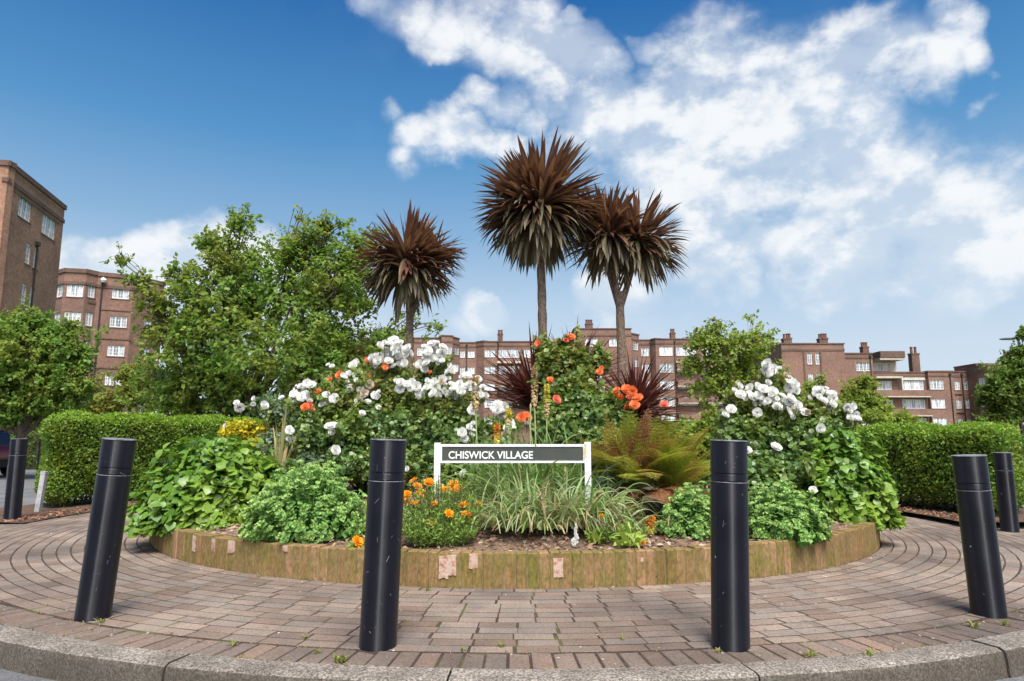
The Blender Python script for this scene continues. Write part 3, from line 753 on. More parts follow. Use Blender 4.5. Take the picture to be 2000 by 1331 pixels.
    def balcony(s, x0, x1, ytop, ybot, n=1, pitch=2.8, out=1.1, mat=None):
        """brick balcony front with a pale coping slab"""
        xm = (x0+x1)/2; a = s.hit(x0, (ytop+ybot)/2)[0]; b_ = s.hit(x1, (ytop+ybot)/2)[0]; zt = s.hit(xm, ytop)[1]; zb = s.hit(xm, ybot)[1]
        for i in range(n):
            mb = MB(); z_0, z_1 = zb-i*pitch, zt-i*pitch
            s.boxon(mb, a, b_, out-.2, out, z_0+.16, z_1); s.boxon(mb, a, a+.2, .01, out-.2, z_0+.16, z_1); s.boxon(mb, b_-.2, b_, .01, out-.2, z_0+.16, z_1)
            bo_ = mb.build('balcony', mat or M_brick, s.bld)
            mb = MB(); s.boxon(mb, a-.05, b_+.05, .01, out+.06, z_0, z_0+.155); mb.build('slab', M_slab, bo_)
def chimney(f, px, pyt, pyb, wpx, back=3.0, pots=2, hpot=.7):
    q, zt = f.hit(px, pyt); _, zb = f.hit(px, pyb); s_ = f.A+f.d*q; Y = s_[1]+back; w_ = px2m(wpx, Y)
    P1 = W(px, pyt, Y); P0 = W(px, pyb, Y); ox, oy = f.off; x, y = P1[0]-ox, Y-oy; zz1 = P1[2]-hpot; zz0 = min(P0[2], f.z1)-.3
    b = MB(); b.box(x-w_/2, x+w_/2, y-.5, y+.5, zz0, zz1-.2); b.box(x-w_/2-.06, x+w_/2+.06, y-.56, y+.56, zz1-.2, zz1)
    c = b.build('chimney', M_brickD if pots < 9 else M_brick, f.bld); b = MB()
    for i in range(pots):
        xx = x-w_/2+w_*(i+.5)/pots; b.lathe([(.20, zz1), (.17, zz1+hpot*.8), (.21, zz1+hpot*.82), (.21, zz1+hpot)], 10, xx, y)
    b.build('chimney_pot', M_pot, c)

# --- A : tall block at the far left
def atH(px, py, H):      # world point on the ray through a pixel at height H
    r = ray(px, py); t = (H-CAMH)/r[2]; return np.array([0, 0, CAMH])+r*t
HA = 18.4
c0 = atH(19, 316, HA); c1 = atH(127, 403, HA)
bA = thing('apartment_block', (c0[0], c0[1], 0), 'tall orange brown brick block cut off by the left edge', 'building')
fA = Facade(bA, c0, c1, HA, mat=M_brickL, depth=12, parapet=1.35, cop=.3)
fA.win(36, 383, 62, 430, 3, 3); fA.win(82, 419, 109, 464, 3, 3)
fA.win(50, 476, 60, 517, 1, 4, 6, 2.8); fA.win(65, 484, 75, 526, 1, 4, 6, 2.8)
fA.band(19, 399, 118, 405, M_brickD, 'string_course', .05)
fA.build(); fA.pipe(64, 540, None, HA-4.2)
fA.band(19, 392, 127, 392.1, M_brickD, 'string_line', .04)
l0 = c0+np.array([-14, 1.5, 0])
fL = Facade(bA, (c0[0]-14, c0[1]+2.2), (c0[0]-.02, c0[1]-.02), HA-.01, mat=M_brickL, depth=.5, parapet=1.36, cop=.3, name='side_wall')
fL.build()
# --- B : six storey block with rounded bay behind the left trees
YB = 64.0
def atY(px, py, Y): return W(px, py, Y)
tz = atY(130, 524, YB)[2]
p = [atH(104, 532, tz), atH(128, 525, tz), atH(170, 527, tz), atH(192, 532, tz), atH(262, 538, tz), atH(322, 552, tz)]
bB = thing('apartment_block', (p[4][0], p[4][1], 0), 'red brick block with a rounded bay of white windows behind the left trees', 'building')
fs = []
for i in range(5):
    f_ = Facade(bB, p[i], p[i+1], tz-(.0 if i < 3 else .012*i), depth=9, parapet=1.5, cop=.35); fs.append(f_)
fs[0].win(111, 556, 127, 580, 1, 3, 6); fs[1].win(130, 554, 168, 580, 4, 3, 6); fs[2].win(172, 556, 189, 582, 2, 3, 6)
fs[3].win(219, 563, 252, 584, 3, 3, 6, 2.87)
fs[4].win(286, 572, 299, 594, 1, 3, 6, 2.87); fs[4].win(309, 576, 318, 598, 1, 3, 6, 2.87)
for f_ in fs: f_.build()
fs[3].pipe(196, 600); fs[2].band(171, 590, 191, 594, M_brickD, 'string_course', .05)
fs[3].band(197, 606, 262, 608, M_brickD, 'string_course', .05, 5, 2.87)
# round white lamp on the wall
q, zz = fs[3].hit(203, 549); b = MB(); b.lathe([(.01, -.28), (.2, -.2), (.28, 0), (.2, .2), (.01, .28)], 12); o = b.build('satellite_dish', M_frame, bB, True); o.location = fs[3].P(q, zz, .32)

# --- C : long central block
YC = 113.0
bC = thing('apartment_block', (6, YC, 0), 'long brown brick block with a raised middle tower, seen behind the purple palms', 'building')
def FC(x0, x1, ytop, Y0, Y1=None, **kw):
    z = W((x0+x1)/2, ytop, Y0)[2]; A_ = W(x0, 700, Y0); B_ = W(x1, 700, Y1 or Y0); return Facade(bC, A_, B_, z, **kw)
f = FC(560, 700, 668, YC+4); f.win(575, 686, 600, 700, 3, 2, 4); f.win(620, 686, 650, 700, 3, 2, 4); f.win(660, 686, 685, 700, 3, 2, 4); f.build()
f = FC(700, 862, 660, YC+1); f.win(715, 680, 745, 695, 3, 2, 4); f.win(765, 680, 795, 695, 3, 2, 4); f.win(815, 680, 845, 695, 3, 2, 4); f.build()
f = FC(862, 884, 655, YC-1, YC-.5, parapet=1.2); f.win(868, 678, 882, 692, 2, 3, 5); f.build()
f = FC(884, 897, 658, YC-.5, YC+1.6, parapet=1.2); f.win(886, 678, 896, 693, 1, 3, 5); f.build()
f = FC(897, 930, 669, YC+2, parapet=.9); f.win(899, 686, 908, 699, 1, 3, 5); f.win(914, 686, 927, 699, 2, 3, 5); f.build(); f.pipe(911, 720)
f = FC(930, 945, 668, YC+2, YC+.6, parapet=.9); f.build()
f = FC(945, 971, 667, YC+.6, parapet=.9); f.win(946, 684, 967, 698, 3, 3, 5); f.build()
fCh = f
f = FC(971, 1120, 667, YC+1.6, parapet=.9); f.pipe(973, 700)
for x in (974, 1024, 1076): f.win(x, 683, x+40, 699, 5, 2, 5)
f.balcony(972, 1020, 745, 757, 3, out=1.0); f.balcony(1022, 1070, 712, 724, 4, out=1.0); f.balcony(1074, 1118, 712, 724, 4, out=1.0)
f.band(971, 707, 1020, 711, M_slab, 'balcony_slab', 1.1); f.build()
chimney(fCh, 977, 645, 668, 10, 5, 2)
zt = W(1180, 642, YC-3)[2]
f = Facade(bC, W(1122, 700, YC-3), W(1234, 700, YC-3), zt, parapet=1.3, depth=12); f.win(1143, 662, 1167, 677, 2, 2, 1); f.win(1190, 662, 1209, 677, 2, 2, 1)
f.win(1166, 698, 1176, 714, 1, 3, 5); f.build(); chimney(f, 1150, 625, 641, 14, 5, 3); chimney(f, 1209, 624, 641, 9, 5, 1)
f = FC(1234, 1249, 651, YC-2.9, YC-1.2, parapet=1.1); f.win(1237, 669, 1246, 684, 1, 3, 5); f.build()
f = FC(1249, 1272, 664, YC+1, parapet=.9); f.win(1253, 680, 1267, 696, 2, 3, 5); f.build(); f.pipe(1271, 700)
f = FC(1272, 1281, 663, YC+1, YC-.2, parapet=.9); f.build()
f = FC(1281, 1319, 662, YC-.2, parapet=.9); f.win(1288, 678, 1314, 695, 4, 3, 5); f.build(); chimney(f, 1313, 643, 662, 9, 4, 2); f.pipe(1318, 700)
f = FC(1319, 1490, 662, YC+1, parapet=.9)
for x in (1321, 1372, 1424): f.win(x, 678, x+38, 695, 5, 2, 5)
f.build(); f.balcony(1320, 1368, 712, 724, 4, out=1.0); f.balcony(1371, 1419, 712, 724, 4, out=1.0); f.balcony(1423, 1470, 712, 724, 4, out=1.0); f.band(1320, 706, 1470, 709, M_slab, 'balcony_slab', .3)

# --- D : right hand block
YD = 100.0
bD = thing('apartment_block', (45, YD, 0), 'brown brick block on the right with a blank stair tower and stepped lower wing', 'building')
def FD(x0, x1, ytop, Y0, Y1=None, **kw):
    z = W((x0+x1)/2, ytop, Y0)[2]; return Facade(bD, W(x0, 700, Y0), W(x1, 700, Y1 or Y0), z, **kw)
f = FD(1527, 1650, 671, YD-2, parapet=1.1, depth=11); f.win(1577, 690, 1586, 712, 1, 4, 5, 3.0); f.win(1593, 690, 1603, 712, 1, 4, 5, 3.0); f.build()
f.band(1572, 688, 1575, 830, M_brickD, 'brick_rib', .12); f.band(1605, 688, 1608, 830, M_brickD, 'brick_rib', .12)
chimney(f, 1531, 653, 671, 7, 5, 1); chimney(f, 1539, 652, 671, 9, 5, 2); chimney(f, 1600, 653, 671, 6, 5, 1); chimney(f, 1608, 652, 670, 11, 5, 3)
f = FD(1650, 1704, 690, YD, parapet=.8, depth=10); f.win(1672, 709, 1700, 725, 4, 3, 5, 2.75); f.build(); chimney(f, 1687, 669, 690, 12, 4, 3); f.pipe(1702, 740)
f = FD(1704, 1750, 707, YD+2.5, parapet=0, depth=8, mat=M_pale); f.win(1708, 708, 1737, 725, 5, 2, 1); f.build()
f.band(1703, 690, 1750, 702, M_brickD, 'roof_overhang', 2.4, inn=-7.5); f.band(1703, 702.5, 1750, 706.5, M_slab, 'roof_soffit', 2.3, inn=-7.4)
f = FD(1704, 1810, 727, YD, parapet=.7, depth=7); 
f.win(1712, 745, 1742, 762, 5, 2, 3, 2.75); f.win(1760, 744, 1804, 762, 5, 2, 3, 2.75); f.build()
f.band(1705, 736.5, 1753, 740, M_slab, 'balcony_slab', 1.0); f.band(1755, 736.5, 1757.5, 765, M_slab, 'balcony_pier', .9); f.band(1758, 738, 1806, 743, M_pale, 'white_fascia', .12)
f.balcony(1705, 1809, 763, 777, 2, 2.75, 1.0); chimney(f, 1783, 678, 727, 15, 3, 2, 1.0)
f = FD(1810, 1858, 725, YD-.6, parapet=.8); f.win(1814, 743, 1843, 761, 4, 3, 4, 2.75); f.build(); f.pipe(1857, 760)
f = FD(1858, 1904, 726, YD+1.2, parapet=.8); f.win(1860, 745, 1875, 762, 2, 3, 4, 2.75); f.win(1883, 744, 1898, 762, 2, 3, 4, 2.75); f.build(); f.pipe(1880, 760)
f.band(1859, 770, 1879, 771.5, M_pipe, 'waste_pipe', .1, 2, 2.75)
# --- E : rounded block at the right edge
bE = thing('apartment_block', (62, 88, 0), 'brick block with a rounded bay of white windows behind the right edge tree', 'building')
zE = W(1910, 713, 95)[2]
pts = [W(1880, 700, 93), W(1905, 700, 97), W(1926, 700, 95), W(1950, 700, 94.5), W(1975, 700, 96)]
for i in range(1, 4):
    f = Facade(bE, pts[i], pts[i+1], zE-(.01*i), depth=2, parapet=.9, name='wall')
    if i > 0:
        xa = [1880, 1903, 1926, 1950, 1975]; f.win(xa[i]+2, 739, xa[i+1]-1, 757, 3, 3, 4, 2.75)
    f.build()
f = Facade(bE, W(1975, 700, 96), W(2080, 700, 98), zE-.05, depth=4, parapet=.9); f.win(1985, 739, 2010, 757, 3, 3, 4, 2.75); f.build()
f2 = Facade(bE, W(1905, 700, 99), W(1962, 700, 99), zE+.6, depth=5, parapet=.5); f2.build(); chimney(f2, 1962, 687, 706, 9, 2, 1); chimney(f2, 1974, 687, 706, 9, 2, 1)

# ================================================================== STREET FURNITURE, CAR
M_metal = simplemat('grey_metal', (.05, .05, .055), (.09, .09, .095), 10, .5)
# lamp at the right
Yl = 30; base = W(1993, 700, Yl); ztop = W(1985, 664, Yl)[2]
lamp = thing('street_lamp', (base[0], Yl, -.3), 'dark street lamp with a flat arm above the right edge tree', 'street lamp')
b = MB(); b.tube([(0, 0, 0), (0, 0, 1.2), (0, 0, ztop+.3)], [.09, .085, .05], 10); b.build('pole', M_metal, lamp, True)
b = MB(); b.tube([(0, 0, ztop+.3), (-.12, 0, ztop+.36), (-.35, 0, ztop+.34)], [.045, .04, .035], 8); b.build('arm', M_metal, lamp, True)
b = MB(); v = []
for i, (x, hw, zt, zb) in enumerate(((-.05, .05, .03, -.02), (-.2, .09, .05, -.04), (-.55, .10, .04, -.035), (-.72, .06, .02, -.01))):
    v += [(x-.1, -hw, zb), (x-.1, hw, zb), (x-.1, hw, zt), (x-.1, -hw, zt)]
f = []
for i in range(3): f += [(i*4+k, i*4+(k+1) % 4, i*4+4+(k+1) % 4, i*4+4+k) for k in range(4)]
f += [(3, 2, 1, 0), (12, 13, 14, 15)]
b.add(v, f); o = b.build('lamp_head', M_metal, lamp); o.location = (0, 0, ztop+.33)
# small sign left
Ys = 20; p0 = W(75, 900, Ys); pt = W(75, 778, Ys)
ps = thing('parking_sign', (p0[0], Ys, -.12), 'small white plate with a yellow plate below it on a dark post', 'sign')
hh = pt[2]+.12
b = MB(); b.tube([(0, 0, 0), (0, 0, hh-.02)], .025, 8); b.build('post', M_metal, ps, True)
b = MB(); b.box(-.075, .075, -.036, -.028, hh-.21, hh); b.build('white_plate', M_white, ps)
b = MB(); b.box(-.05, .05, -.036, -.028, hh-.36, hh-.225); b.build('yellow_plate', simplemat('yellow_enamel', (.75, .48, .03), None, 5, .5), ps)
# pale stub post by the left hedge
g0 = G(73, 1004, 0); wp = thing('timber_post', (g0[0], g0[1], 0), 'weathered pale timber post leaning in the near corner of the left hedge', 'post')
b = MB(); b.box(-.032, .032, -.03, .03, -.05, .52); b.box(-.034, .034, -.032, .032, .52, .56); b.build('post', simplemat('weathered_wood', (.30, .31, .32), (.50, .50, .50), 12, .85), wp).rotation_euler = (0, R(3), 0)
wp.rotation_euler = (0, R(1.5), 0)

# red car
M_red = simplemat('red_car_paint', (.20, .010, .010), (.22, .012, .012), 1, .22); M_red.node_tree.nodes['Principled BSDF'].inputs['Coat Weight'].default_value = .6
m, nt, bs = newmat('car_glass'); bs.inputs['Base Color'].default_value = (.05, .06, .07, 1); bs.inputs['Roughness'].default_value = .04; bs.inputs['Specular IOR Level'].default_value = 1.0; M_cg = m
M_tyre = simplemat('tyre', (.012, .012, .012), (.025, .025, .025), 20, .85)
M_rim = simplemat('wheel_rim', (.35, .36, .38), None, 5, .3, metallic=.8)
M_lamp = simplemat('tail_lens', (.55, .10, .08), (.70, .30, .26), 8, .15)
M_clear = simplemat('white_lens', (.75, .75, .78), None, 5, .1)
M_plas = simplemat('black_plastic', (.015, .015, .016), None, 5, .6)
def make_car(paint, loc, rot, label, group=None):
    c = thing('parked_car', loc, label, 'car', group); c.rotation_euler = (0, 0, rot)
    # body : stations along x (length), front at +x ; section points: sill, belt
    st = [(-2.05, .42, .62, .70, .70), (-2.0, .30, .86, .80, .78), (-1.85, .24, .93, .85, .82), (-1.2, .22, .95, .87, .83), (0, .20, .93, .88, .84), (.9, .22, .90, .87, .82), (1.35, .24, .86, .85, .78), (1.8, .26, .76, .80, .70), (2.0, .32, .66, .70, .60), (2.06, .42, .55, .62, .55)]
    v = []; f = []
    for (x, zb, zt, hw, hs) in st:
        zm = zb+(zt-zb)*.55
        v += [(x, -hw*.92, zb), (x, -hw, zm), (x, -hs, zt), (x, -hs*.5, zt+.025), (x, hs*.5, zt+.025), (x, hs, zt), (x, hw, zm), (x, hw*.92, zb)]
    for i in range(len(st)-1):
        for k in range(8): f.append((i*8+k, (i+1)*8+k, (i+1)*8+(k+1) % 8, i*8+(k+1) % 8))
    f += [tuple(range(8)), tuple((len(st)-1)*8+k for k in range(8))[::-1]]
    b = MB(); b.add(v, f); o = b.build('body', paint, c, True); md = o.modifiers.new('s', 'SUBSURF'); md.levels = md.render_levels = 2
    # greenhouse
    gs = [(-1.93, .90, .93, .78, .74), (-1.55, .90, 1.36, .80, .60), (-1.1, .90, 1.46, .80, .60), (-.2, .90, 1.47, .80, .60), (.35, .90, 1.38, .80, .58), (1.05, .86, .92, .76, .70)]
    v = []; f = []
    for (x, zb, zt, hw, hs) in gs: v += [(x, -hw, zb), (x, -hs, zt), (x, hs, zt), (x, hw, zb)]
    for i in range(len(gs)-1):
        for k in range(4): f.append((i*4+k, (i+1)*4+k, (i+1)*4+(k+1) % 4, i*4+(k+1) % 4))
    f += [(0, 1, 2, 3), (23, 22, 21, 20)]
    b = MB(); b.add(v, f); b.build('windows', M_cg, c, False)
    v = []; f = []
    rs = [(-1.60, 1.375, .61), (-1.1, 1.475, .62), (-.2, 1.485, .62), (.36, 1.395, .60)]
    for (x, z, hw) in rs: v += [(x, -hw, z-.02), (x, -hw*.9, z+.015), (x, hw*.9, z+.015), (x, hw, z-.02)]
    for i in range(3):
        for k in range(4): f.append((i*4+k, (i+1)*4+k, (i+1)*4+(k+1) % 4, i*4+(k+1) % 4))
    f += [(0, 1, 2, 3), (15, 14, 13, 12)]
    b = MB(); b.add(v, f); b.build('roof', paint, c)
    b = MB()
    for s in (-1, 1):
        for (xa, za, ya, xb, zb2, yb) in ((-1.93, .93, .79, -1.56, 1.37, .62), (1.06, .90, .77, .36, 1.38, .60), (-.35, .92, .815, -.35, 1.46, .625), (-1.2, .92, .815, -1.15, 1.46, .625)):
            b.tube([(xa, s*ya, za), (xb, s*yb, zb2)], .035, 6)
    b.build('pillars', paint, c)
    for (x, s) in ((-1.28, -1), (-1.28, 1), (1.3, -1), (1.3, 1)):
        b = MB(); b.lathe([(.20, -.10), (.29, -.10), (.315, -.07), (.315, .07), (.29, .10), (.20, .10)], 28, caps=False); o = b.build('wheel', M_tyre, c, True); o.rotation_euler = (R(90), 0, 0); o.location = (x, s*.80, .315)
        b = MB(); b.lathe([(.02, .06*-s), (.19, .085*-s), (.205, .09*-s), (.205, 0)], 20); b.build('rim', M_rim, o, True)
    for s in (-1, 1):
        b = MB(); b.bbox(-2.0, s*.70, .60, .16, .20, .26, 0, .03); b.build('tail_light', M_lamp, c)
        b = MB(); b.bbox(1.86, s*.62, .56, .24, .24, .15, 0, .03); b.build('headlight', M_clear, c)
        b = MB(); b.bbox(.72, s*.92, .93, .12, .16, .12, 0, .03); b.build('mirror', paint, c)
    b = MB(); b.bbox(-2.04, 0, .30, .14, 1.40, .22, 0, .03); b.bbox(2.0, 0, .26, .14, 1.30, .20, 0, .03); b.build('bumper', M_plas, c)
    return c
pc = W(46, 930, 20.5)
make_car(M_red, (pc[0]-2.2, 20.6, -.125), R(158), 'red hatchback partly cut off by the left edge behind the far bollard')
# ================================================================== TREES
M_bark = simplemat('bark', (.05, .035, .025), (.12, .09, .065), 9, .95, .6, vscale=(1, 1, .3))
def curve_pts(a, b, n, bend):
    a, b = np.array(a, float), np.array(b, float); m = (a+b)/2+np.array(bend, float); out = []
    for i in range(n+1):
        t = i/n; out.append((1-t)**2*a+2*t*(1-t)*m+t*t*b)
    return out
def foliage_tree(name, label, cat, base, clumps, mat, leaf, ntwig, perleaf, twiglen, trunk_r, group=None, limbs=True, T=T_DIA, stemname='trunk', fork=.35, up=.25, droopy=.3, forks=None, lw=1.0, flat=.6):
    """clumps : list of (x, y, z, rx, ry, rz) world ellipsoids"""
    base = np.array(base, float); o = thing(name, base, label, cat, group)
    C = np.array([c[:3] for c in clumps])-base; Rr = np.array([c[3:6] for c in clumps])
    ctr = C.mean(0); vol = np.prod(Rr, 1)**.72; pv = vol/vol.sum()
    mb = MB()
    f0 = np.array([ctr[0]*fork, ctr[1]*fork, max(.25*ctr[2], C[:, 2].min()*.6)])
    mb.tube(curve_pts((0, 0, -.1), f0, 4, (random.uniform(-.1, .1), 0, 0)), np.linspace(trunk_r*1.15, trunk_r*.8, 5), 8)
    mids = []
    for i, c in enumerate(C):
        r0 = trunk_r*.55*min(1, (Rr[i].mean()/Rr.mean())**2); L_ = np.linalg.norm(c-f0)
        pts = curve_pts(f0, c, 5, (random.uniform(-.1, .1)*L_, random.uniform(-.1, .1)*L_, .08*L_)); mb.tube(pts, np.linspace(r0, min(r0*.4, trunk_r*.16), 6), 6, False); mids.append(pts)
        for k in range(7):
            d = rdir(1)[0]; d[2] = abs(d[2])*.7; e = c+d*Rr[i]*.75; s_ = pts[random.randint(3, 5)]
            mb.tube(curve_pts(s_, e, 3, (0, 0, .05*L_)), np.linspace(min(r0*.5, trunk_r*.2), trunk_r*.05, 4), 4, False)
    mb.build(stemname, M_bark, o, True)
    idx = rng.choice(len(C), ntwig, p=pv); d = rdir(ntwig); d[:, 2] = np.where(d[:, 2] < -.3, d[:, 2]*.6, d[:, 2]); d = nz(d)
    rad = rng.uniform(.25, 1, ntwig)**.45
    # lumpy outline
    ph = rng.uniform(0, 6.28, (len(C), 3)); lump = 1+.22*np.sin(d[:, 0]*5+ph[idx, 0])*np.cos(d[:, 2]*6+ph[idx, 1])+.10*np.sin(d[:, 1]*9+ph[idx, 2])
    spr = np.where(rng.uniform(size=ntwig) < .07, rng.uniform(1.05, 1.4, ntwig), 1.0); E = C[idx]+d*Rr[idx]*(rad*lump*spr)[:, None]
    tl = twiglen*rng.uniform(.6, 1.5, ntwig)
    td = nz(d*.8+rdir(ntwig)*.6+np.array([0, 0, up])); S = E-td*tl[:, None]*.7
    V, F = tubes_np(S, E, trunk_r*.035+.002, .0015, n=3, segs=1); np_mesh('twigs', V, F, M_bark, o)
    n = ntwig*perleaf; ti = np.repeat(np.arange(ntwig), perleaf); t = rng.uniform(0, 1.15, n)
    P = S[ti]+(E-S)[ti]*t[:, None]+rdir(n)*(leaf*.55)
    ax = nz(td[ti]*.5+rdir(n)*.8+np.array([0, 0, -droopy])); nn = nz(rdir(n)*flat*1.3+np.array([0, -.15, 1.0])+d[ti]*.4)
    V, F = scatter(T, P, ax, nn, leaf*rng.uniform(.6, 1.25, n), lw)
    np_mesh('foliage', V, F, mat, o, smooth=True)
    return o
def cl(px, py, rx, ry, Y, ry_depth=None):
    p = W(px, py, Y); a, b_ = px2m(rx, Y), px2m(ry, Y); return (p[0], p[1], p[2], a, ry_depth or (a+b_)/2, b_)
M_t1 = leafmat('leaf_mid_green', [(.09, .20, .035), (.15, .30, .05), (.20, .35, .065), (.30, .44, .085), (.12, .25, .045)], .45, .48, (.27, .29, .05), 1.0)
M_t2 = leafmat('leaf_olive', [(.12, .22, .03), (.20, .31, .045), (.27, .37, .06), (.34, .40, .08), (.15, .25, .035)], .5, .45, (.30, .27, .05), .7)
M_t3 = leafmat('leaf_light', [(.20, .30, .04), (.30, .40, .055), (.38, .46, .075), (.24, .34, .045)], .45, .45, (.13, .18, .03), 1.2)
M_t4 = leafmat('leaf_dark', [(.09, .17, .03), (.14, .25, .04), (.19, .30, .05), (.11, .20, .035)], .45, .42, (.11, .13, .02), .8)
# big tree left of the middle
Yt = 14.5
cls = [cl(430, 590, 105, 100, Yt), cl(560, 560, 110, 110, Yt+.6), cl(660, 570, 95, 100, Yt), cl(540, 690, 150, 100, Yt-.5), cl(370, 680, 85, 90, Yt-.3), cl(690, 500, 70, 55, Yt),
       cl(660, 680, 90, 70, Yt), cl(450, 500, 70, 60, Yt), cl(470, 435, 32, 35, Yt), cl(415, 470, 34, 30, Yt), cl(600, 480, 65, 50, Yt), cl(640, 440, 45, 32, Yt), cl(590, 415, 26, 14, Yt), cl(305, 590, 48, 32, Yt-.3), cl(268, 545, 26, 22, Yt-.4), cl(240, 505, 16, 16, Yt-.4), cl(330, 640, 60, 45, Yt),
       cl(410, 750, 110, 60, Yt), cl(760, 660, 60, 34, Yt+.5), cl(800, 620, 34, 24, Yt+.5), cl(300, 740, 55, 45, Yt+1), cl(350, 540, 40, 36, Yt-.2), cl(735, 450, 36, 20, Yt+.3), cl(850, 635, 20, 14, Yt+.5), cl(350, 785, 80, 40, Yt), cl(480, 790, 80, 40, Yt), cl(600, 780, 80, 45, Yt), cl(700, 760, 60, 40, Yt)]
g = W(440, 850, Yt); foliage_tree('deciduous_tree', 'large spreading green tree behind the white roses, tallest tree left of the purple palms', 'tree', (g[0], Yt, 0), cls, M_t1, .11, 2000, 22, .55, .15, forks=3)
# loose sprigs above its outline
# tree at the far left
Yt = 19
cls = [cl(60, 700, 90, 85, Yt), cl(-20, 680, 90, 80, Yt), cl(130, 680, 55, 55, Yt), cl(60, 630, 50, 30, Yt), cl(110, 640, 36, 26, Yt), cl(-60, 740, 90, 70, Yt), cl(90, 770, 80, 45, Yt), cl(150, 740, 40, 60, Yt), cl(10, 770, 60, 50, Yt), cl(0, 815, 70, 24, Yt), cl(60, 800, 50, 26, Yt)]
g = W(30, 900, Yt); foliage_tree('deciduous_tree', 'broad green tree at the left edge in front of the tallest block', 'tree', (g[0], Yt, 0), cls, M_t1, .12, 1500, 26, .55, .15)
Yt = 24
cls = [cl(280, 770, 55, 38, Yt), cl(200, 790, 40, 30, Yt), cl(345, 775, 45, 36, Yt), cl(255, 730, 34, 26, Yt)]
g = W(280, 860, Yt); foliage_tree('small_tree', 'low olive green tree behind the left hedge, below the rounded bay block', 'tree', (g[0], Yt, 0), cls, M_t2, .12, 420, 24, .5, .08)
Yt = 28
cls = [cl(130, 810, 60, 22, Yt), cl(30, 825, 60, 16, Yt)]
g = W(100, 870, Yt); foliage_tree('garden_shrub', 'dark shrub row seen beneath the left edge tree', 'shrub', (g[0], Yt, -.1), cls, M_t4, .12, 260, 24, .4, .04, stemname='stem')
# light green young tree right of the palms
Yt = 16
cls = [cl(1420, 690, 62, 58, Yt), cl(1470, 665, 44, 38, Yt), cl(1375, 660, 38, 34, Yt), cl(1400, 750, 60, 50, Yt), cl(1480, 720, 50, 50, Yt), cl(1350, 710, 28, 28, Yt), cl(1468, 622, 14, 18, Yt), cl(1405, 630, 30, 14, Yt), cl(1500, 650, 18, 12, Yt)]
g = W(1432, 880, Yt); foliage_tree('young_tree', 'small light green airy tree right of the purple palms, before the middle block', 'tree', (g[0], Yt, 0), cls, M_t3, .105, 430, 15, .42, .055)
Yt = 22
cls = [cl(1680, 785, 42, 40, Yt), cl(1650, 800, 32, 30, Yt), cl(1715, 800, 28, 30, Yt), cl(1690, 745, 22, 14, Yt)]
g = W(1680, 880, Yt); foliage_tree('small_tree', 'small olive tree behind the right roses, before the stepped wing', 'tree', (g[0], Yt, 0), cls, M_t2, .11, 420, 24, .4, .06)
Yt = 20
cls = [cl(1585, 760, 20, 24, Yt), cl(1605, 740, 9, 14, Yt), cl(1560, 790, 30, 24, Yt), cl(1735, 815, 55, 15, Yt)]
g = W(1590, 880, Yt); foliage_tree('garden_shrub', 'upright light green shrub rising behind the right roses, below the stair tower', 'shrub', (g[0], Yt, 0), cls, M_t3, .10, 200, 22, .35, .04, stemname='stem')
# tree at the right edge
Yt = 22
cls = [cl(1985, 745, 55, 45, Yt), cl(1950, 775, 38, 40, Yt), cl(2030, 720, 60, 60, Yt), cl(1992, 700, 28, 26, Yt), cl(1960, 815, 40, 18, Yt), cl(2040, 790, 60, 40, Yt), cl(1998, 650, 12, 12, Yt)]
g = W(1999, 900, Yt); foliage_tree('street_tree', 'dense green tree cut off by the right edge beneath the street lamp', 'tree', (g[0], Yt, -.3), cls, M_t4, .12, 950, 24, .45, .10)
# shrubs behind the flower bed in the middle distance
Yt = 26
for (pxs, lab) in (((870, 930, 990), 'dark green garden shrubs in the gap behind the white roses, left of the sign'), ((1290, 1350, 1300), 'green garden shrubs between the red spiky plant and the young tree')):
    cls = [cl(x, 835+random.uniform(-6, 8), 36, 22, Yt) for x in pxs]; g = W(pxs[1], 880, Yt)
    foliage_tree('garden_shrub', lab, 'shrub', (g[0], Yt, -.1), cls, M_t4 if pxs[0] < 1000 else M_t1, .12, 220, 22, .4, .04, stemname='stem')

